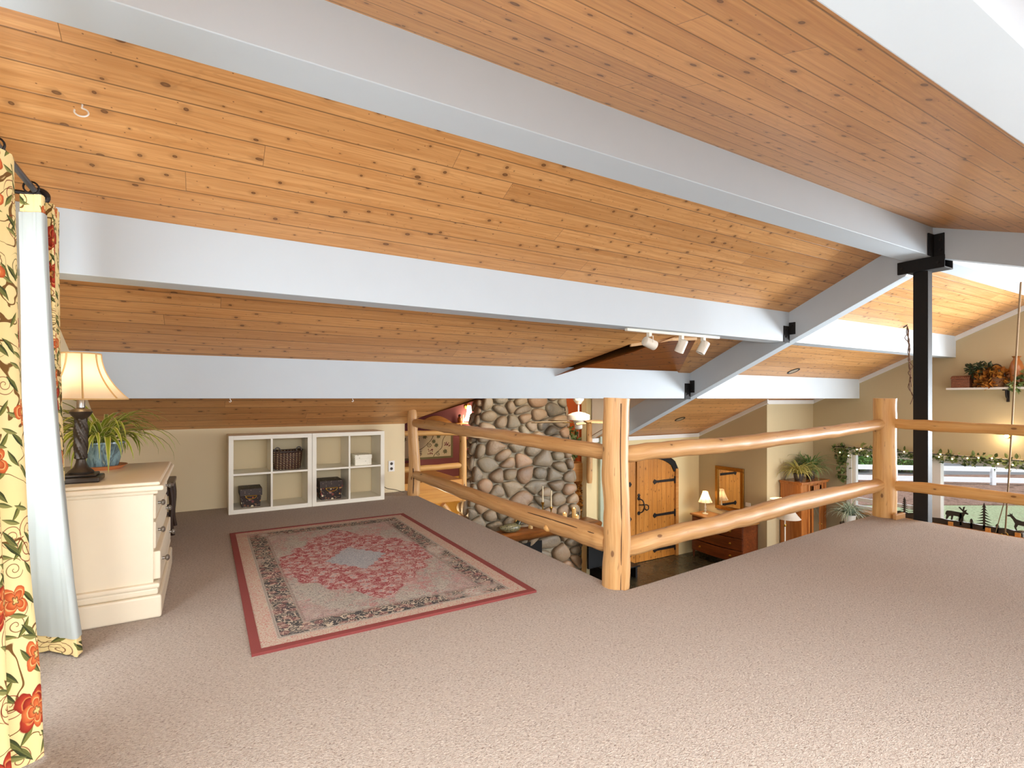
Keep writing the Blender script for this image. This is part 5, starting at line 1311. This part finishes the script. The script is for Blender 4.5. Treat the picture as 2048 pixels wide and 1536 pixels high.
# ------------------------------------------------------------------ gable wall things
t = thing('wall_shelf', 'long cream wall shelf on black brackets high on the gable wall', 'shelf', (XR, 2.7, 1.28))
MB().box(XR-.22, 1.7, 1.265, XR, 3.53, 1.295).build('board', trim_white, t, 0, .003)
for y in (2.86, 1.95):
    m = MB(); m.box(XR-.016, y-.016, 1.08, XR, y+.016, 1.265); m.box(XR-.18, y-.016, 1.247, XR, y+.016, 1.265); m.tube(catmull([(XR-.015, y, 1.12), (XR-.08, y, 1.16), (XR-.10, y, 1.25)], 5), .01, 8); m.build('bracket', iron, t, 0)
ZS = 1.295
t = thing('wicker_trunk', 'small woven trunk with domed lid at the left end of the wall shelf', 'trunk', (XR-.11, 3.36, ZS))
wk = mat_wicker('red_brown_wicker', (96, 52, 34), (160, 104, 74), None, 1.3)
MB().box(XR-.20, 3.25, ZS, XR-.03, 3.475, ZS+.13).build('body', wk, t, 0, .008)
MB().prism([(-.085, 0)]+[(-.085*math.cos(PI*i/10), .055*math.sin(PI*i/10)+.0) for i in range(1, 10)]+[(.085, 0)], (0, .235, 0), (XR-.115, 3.245, ZS+.132), (1, 0, 0), (0, 0, 1)).build('lid', wk, t, 0)
t = thing('greenery_bunch', 'bunch of dark green foliage behind the trunk on the wall shelf', 'plant', (XR-.10, 3.18, ZS)); m = MB()
leafcloud(m, (XR-.17, 3.15, ZS+.28), (.06, .15, .08), 150, .07, ri); m.build('leaves', mat_leaf('fir_green', [(30, 42, 30), (62, 78, 50), (86, 96, 62)]), t, 0); MB().lathe([(.05, 0), (.06, .2)], (XR-.09, 3.16, ZS), 14).build('pot', dark_wood, t)
t = thing('leaf_basket', 'wicker basket overflowing with golden autumn leaves on the wall shelf', 'basket', (XR-.12, 2.98, ZS))
MB().lathe([(.085, 0), (.10, .09), (.105, .15), (.095, .15), (.08, .02)], (XR-.12, 2.96, ZS), 22).build('body', mat_wicker('brown_wicker', (80, 50, 28), (140, 98, 58)), t)
m = MB(); m.tube([(XR-.12, 2.96+.095*math.cos(a), ZS+.15+.19*math.sin(a)) for a in [PI*i/16 for i in range(17)]], .009, 7); m.build('handle', dark_wood, t)
m = MB(); leafcloud(m, (XR-.13, 3.0, ZS+.18), (.10, .20, .12), 230, .055, ri, 'maple'); leafcloud(m, (XR-.19, 3.06, ZS+.07), (.05, .10, .07), 60, .07, ri, 'maple'); m.build('leaves', leaf_autumn, t, 0)
t = thing('vase', 'tall amber ceramic vase beside the basket on the wall shelf', 'vase', (XR-.11, 2.74, ZS))
MB().lathe([(.045, 0), (.06, .04), (.078, .2), (.08, .28), (.06, .36), (.036, .40), (.034, .42), (.055, .445), (.05, .445), (.028, .42)], (XR-.11, 2.74, ZS), 24).build('body', plain('amber_glaze', (156, 96, 48), .2, var=.3, vs=12.), t)
t = thing('potted_ivy', 'trailing ivy in front of the amber vase on the wall shelf', 'plant', (XR-.15, 2.62, ZS)); MB().lathe([(.04, 0), (.055, .09), (.05, .09)], (XR-.14, 2.60, ZS), 16).build('pot', terracotta, t)
m = MB(); leafcloud(m, (XR-.16, 2.64, ZS+.12), (.07, .12, .1), 90, .06, ri, 'ivy'); leafcloud(m, (XR-.23, 2.72, ZS-.0), (.02, .06, .08), 34, .05, ri, 'ivy'); m.build('leaves', leaf_ivy, t, 0)
t = thing('wall_bulb', 'small glowing bulb on the gable wall below the shelf', 'light', (XR, 2.863, .578))
MB().lathe([(.035, 0), (.035, .012), (.015, .03)], (XR, 2.863, .578), 16, axis=(-1, 0, 0)).build('socket', brass, t); MB().ball((XR-.055, 2.863, .578), .026, 12, 8).build('bulb', mat_emit('wall_bulb_glow', (255, 214, 140), 30.), t)
# garland
gl_ = thing('garland', 'ivy garland with fairy lights on a black rod above the gable window', 'garland', (XR-.05, 3.5, .22))
MB().tube([(XR-.05, 1.0, .225), (XR-.05, 5.28, .235)], .007, 8).build('rod', iron, gl_)
m = MB(); rgn = random.Random(12); y = 1.0
while y < 5.28:
    k = 6
    for _ in range(k): add_leaf(m, Vector((XR-.06+rgn.gauss(0, .02), y+rgn.uniform(-.04, .04), .18+rgn.gauss(0, .045))), rgn.uniform(.035, .07), rgn, 'ivy')
    if rgn.random() < .18: add_leaf(m, Vector((XR-.06, y, .25)), .09, rgn, 'oval', (0, 0, 3))
    y += .035
for i in range(120): add_leaf(m, Vector((XR-.06+rgn.gauss(0, .02), 5.14+rgn.gauss(0, .045), rgn.uniform(-.40, .2))), rgn.uniform(.04, .075), rgn, 'ivy')
m.build('leaves', leaf_ivy, gl_, 0)
y = 1.1
while y < 5.25:
    for _ in range(1 if rgn.random() < .55 else 2):
        MB().ball((XR-.10+rgn.uniform(-.01, .01), y+rgn.uniform(-.05, .05), .15+rgn.uniform(-.06, .1)), .011, 8, 6).build('bulb', bulb_warm, gl_)
    y += .17
# metal wildlife silhouettes on the sill
sl = thing('metal_silhouette', 'dark metal woodland silhouette with elk, deer and fir trees on the window sill', 'ornament', (XR-.12, 3.2, -.86))
rust_m = plain('dark_rusted_metal', (58, 52, 46), .6, .3, var=.25)
XS = XR-.12
def flat(name, pts, par=sl): return MB().prism(pts, (.006, 0, 0), (XS, 0, 0), (0, -1, 0), (0, 0, 1)).build(name, rust_m, par, 0)
rdg = [(-4.45, -.86), (-2.0, -.86), (-2.0, -.82)]+[(-2.0-2.3*i/24, -.80+.05*abs(mnoise.noise((i*.5, 0, 0)))+.02) for i in range(1, 24)]+[(-4.32, -.80)]
flat('ridge', rdg)
def fir(y, z0, h, w):
    pts = []; n = 7
    for i in range(n): zz = z0+h*(.12+.8*i/n); ww = w*(1-i/n)*.5+.012; pts += [(-y+.012, zz), (-y+ww, zz-.012), (-y+.014, zz+h*.06)]
    pts.append((-y, z0+h)); l = [(-2*y-p[0], p[1]) for p in pts[:-1]][::-1]
    flat('fir_tree', [(-y-.015, z0-.03), (-y+.015, z0-.03)]+pts+l)
fir(3.10, -.80, .37, .2); fir(4.13, -.81, .30, .15); fir(3.98, -.80, .25, .26); fir(3.38, -.80, .16, .16); fir(2.50, -.80, .3, .2); fir(3.25, -.82, .12, .1); fir(2.95, -.82, .10, .12)
elk = [(-.13, .02), (-.11, .02), (-.085, .075), (-.06, .085), (-.065, .02), (-.045, .02), (-.03, .095), (.04, .09), (.03, .02), (.05, .02), (.065, .085), (.075, .02), (.09, .02), (.095, .10), (.115, .15), (.15, .145), (.155, .165), (.125, .185), (.14, .225), (.10, .205), (.115, .27), (.09, .26), (.085, .215), (.05, .255), (.03, .245), (.075, .195), (.09, .175), (.065, .165), (-.06, .17), (-.11, .165), (-.125, .15), (-.135, .10), (-.12, .09)]
flat('elk', [(-3.44+p*1., -.79+q*.95) for p, q in elk])
deer = [(.10, .02), (.085, .02), (.07, .09), (.05, .10), (.04, .02), (.025, .02), (.02, .10), (-.04, .105), (-.06, .06), (-.05, .02), (-.065, .02), (-.085, .07), (-.075, .12), (-.10, .18), (-.125, .215), (-.165, .215), (-.17, .23), (-.13, .245), (-.135, .275), (-.115, .25), (-.105, .275), (-.10, .24), (-.06, .19), (.0, .17), (.08, .175), (.11, .165), (.125, .19), (.12, .14), (.10, .10)]
flat('deer', [(-2.68+p, -.79+q*.95) for p, q in deer])
for y in (3.50, 3.05, 2.72): MB().box(XS-.03, y-.03, -.86, XS+.0, y+.03, -.80).build('wood_block', oak, sl, 0, .003)
t = thing('glass_bottle', 'clear glass bottle at the right end of the window sill', 'bottle', (XR-.19, 2.66, -.86)); MB().lathe([(.03, 0), (.032, .10), (.012, .14), (.012, .17)], (XR-.19, 2.66, -.86), 14).build('body', glassm, t)
# hanging cords
m = MB(); m.tube(catmull([(7.85, 2.10, 2.43), (8.6, 2.36, 1.30), (9.3, 2.60, .25), (9.95, 2.83, -.81)], 8), .010, 7)
t = thing('rope', 'tan rope running from the ridge beam down to a brass hook at the window', 'rope', (9.95, 2.83, -.84)); m.build('cord', plain('tan_rope', (136, 112, 84), .9, var=.2, vs=60.), t)
MB().tube([(9.60, 2.72, -.22), (9.90, 2.92, -.82)], .006, 6).build('tail', plain('tan_rope', (136, 112, 84), .9), t)
MB().tube(catmull([(9.95, 2.83, -.80), (9.95, 2.80, -.83), (9.95, 2.82, -.858), (9.95, 2.86, -.85), (9.95, 2.87, -.83)], 4), .008, 7).build('hook', brass, t)
t = thing('dried_vine', 'bare brown vine twigs hanging from the ceiling left of the steel column', 'vine', (8.36, 3.38, 2.14))
MB().tube(catmull([(8.36, 3.40, z_far(3.4)), (8.33, 3.40, 2.13), (8.30, 3.42, 2.11)], 3), .008, 6).build('hook', iron, t)
for k in range(4):
    m = MB(); p = [(8.36+.03*mnoise.noise((i*.8, k, 0))+.006*k, 3.40+.05*mnoise.noise((i*.8, k, 4))-.005*i, 2.13-(.72+.12*k)*i/9) for i in range(10)]
    m.tube(catmull(p, 3), .0055, 6); m.build('twig', plain('vine_bark', (92, 66, 48), .9), t)

# ------------------------------------------------------------------ lights
def area(name, loc, rot, sx, sy, e, col=(1, 1, 1), spread=PI):
    l = bpy.data.lights.new(name, 'AREA'); l.shape = 'RECTANGLE'; l.size = sx; l.size_y = sy; l.energy = e; l.color = col; l.spread = spread
    o = bpy.data.objects.new(name, l); C.objects.link(o); o.location = loc; o.rotation_euler = rot; return o
def point(name, loc, e, col=(1, .78, .5), r=.03):
    l = bpy.data.lights.new(name, 'POINT'); l.energy = e; l.color = col; l.shadow_soft_size = r
    o = bpy.data.objects.new(name, l); C.objects.link(o); o.location = loc; return o
def spot(name, loc, d, e, ang, col=(1, .82, .6), blend=.6, r=.05):
    l = bpy.data.lights.new(name, 'SPOT'); l.energy = e; l.color = col; l.spot_size = math.radians(ang); l.spot_blend = blend; l.shadow_soft_size = r
    o = bpy.data.objects.new(name, l); C.objects.link(o); o.location = loc; o.rotation_euler = Vector(d).to_track_quat('-Z', 'Y').to_euler(); return o
day = (.88, .94, 1.)
area('daylight_left_window', (XL-.02, 1.55, 1.15), (0, math.radians(-90), 0), 1.35, 2.3, 70, day)
area('daylight_rear_window', (2.4, YN+.05, .52), (math.radians(90), 0, 0), 5.7, .78, 22, day)
area('daylight_gable_side', (XR-.05, .3, .65), (0, math.radians(90), 0), 1.15, 3.3, 500, day)
area('added_lower_rear_fill', (7.9, YN+.05, -.65), (math.radians(90), 0, 0), 2.5, 1.8, 85, day)  # added fill for the lower hall, out of view
sk_t = math.atan(.355)
area('added_loft_fill', (.9, -.9, z_near(-.9)-.03), (sk_t+math.radians(26), 0, 0), 2.4, 1.2, 150, day, math.radians(140))  # unseen overhead fill added to brighten the loft carpet; the roof has no skylight
area('added_hall_fill', (8.0, .9, z_near(.9)-.03), (sk_t, 0, 0), 2.4, 1.3, 22, day)  # unseen overhead fill added for the hall, under an unbroken ceiling
point('loft_lamp_light', (LX, LY, 1.22), 4)
point('chest_lamp_light', (8.45, 6.84, zt_+.33), 5)
point('uplight', (8.33, 5.22, -.53), 5)
point('wall_bulb_light', (XR-.12, 2.863, .578), 3)
point('sconce_light', (4.21, YB-.30, .66), 2.5)
point('far_loft_lower_lamp', (2.9, 7.6, -.75), 26)
point('rust_room_lamp', (5.3, 8.2, 1.2), 6)
point('passage_lamp', (5.5, 8.1, -.75), 10)
for x, y in ((7.304, 6.456), (7.852, 4.706)): spot('recessed_spot', (x, y, z_far(y)-.03), (.15, .1, -1), 26, 75)
spot('added_wing_spot', (4.75, 5.55, 1.55), (-.25, 1.5, -1.35), 75, 120, (1, .86, .68))  # added warm fill on the chimney stones, no fixture behind it

# world: daytime sky
w = bpy.data.worlds.new('sky_world'); sc.world = w; w.use_nodes = True; nt = w.node_tree; nt.nodes.clear()
ow = nt.nodes.new('ShaderNodeOutputWorld'); bg = nt.nodes.new('ShaderNodeBackground'); bg.inputs[0].default_value = (.80, .89, 1., 1); bg.inputs[1].default_value = 1.0
nt.links.new(bg.outputs[0], ow.inputs[0])
sun = bpy.data.lights.new('sun', 'SUN'); sun.energy = 2.6; sun.angle = math.radians(3); sun.color = (1., .96, .9)
so_ = bpy.data.objects.new('sun', sun); C.objects.link(so_); so_.rotation_euler = Vector((0, .5, -.86)).to_track_quat('-Z', 'Y').to_euler()

# ------------------------------------------------------------------ camera and view
cam = bpy.data.cameras.new('camera'); co = bpy.data.objects.new('camera', cam); C.objects.link(co)
co.location = (0, 0, 1.13); co.rotation_euler = (math.radians(90), 0, math.radians(-(90-59.412)))
cam.sensor_width = 36; cam.lens = 36*1038/2048; cam.shift_y = 29/2048; cam.clip_start = .02
sc.camera = co
vs_ = sc.view_settings; sc.display_settings.display_device = 'sRGB'
vs_.view_transform = 'Standard'; vs_.look = 'None'; vs_.exposure = .52; vs_.gamma = 1.; vs_.use_curve_mapping = False
sc.cycles.max_bounces = 8; sc.cycles.diffuse_bounces = 5; sc.cycles.glossy_bounces = 3; sc.cycles.transmission_bounces = 4; sc.cycles.transparent_max_bounces = 6
sc.cycles.sample_clamp_indirect = 6.

# repeats share a group phrase
for pre, g_ in (('curtain', 'floral curtain panels'), ('beam_hanger', 'black beam hangers on the rafter'), ('cup_hook', 'cup hooks under the lowest beam'),
                ('recessed_light', 'recessed ceiling lights'), ('candlestick', 'taper candles on the mantel'), ('pillar_candle', 'pillar candles on the mantel'),
                ('shrub', 'shrubs behind the fence'), ('storage_box', 'storage boxes in the cube shelves'), ('spider_plant', 'spider plants')):
    for o in sc.objects:
        if o.parent is None and o.get('category') and o.name.split('.')[0] == pre and not o.get('group'): o['group'] = g_
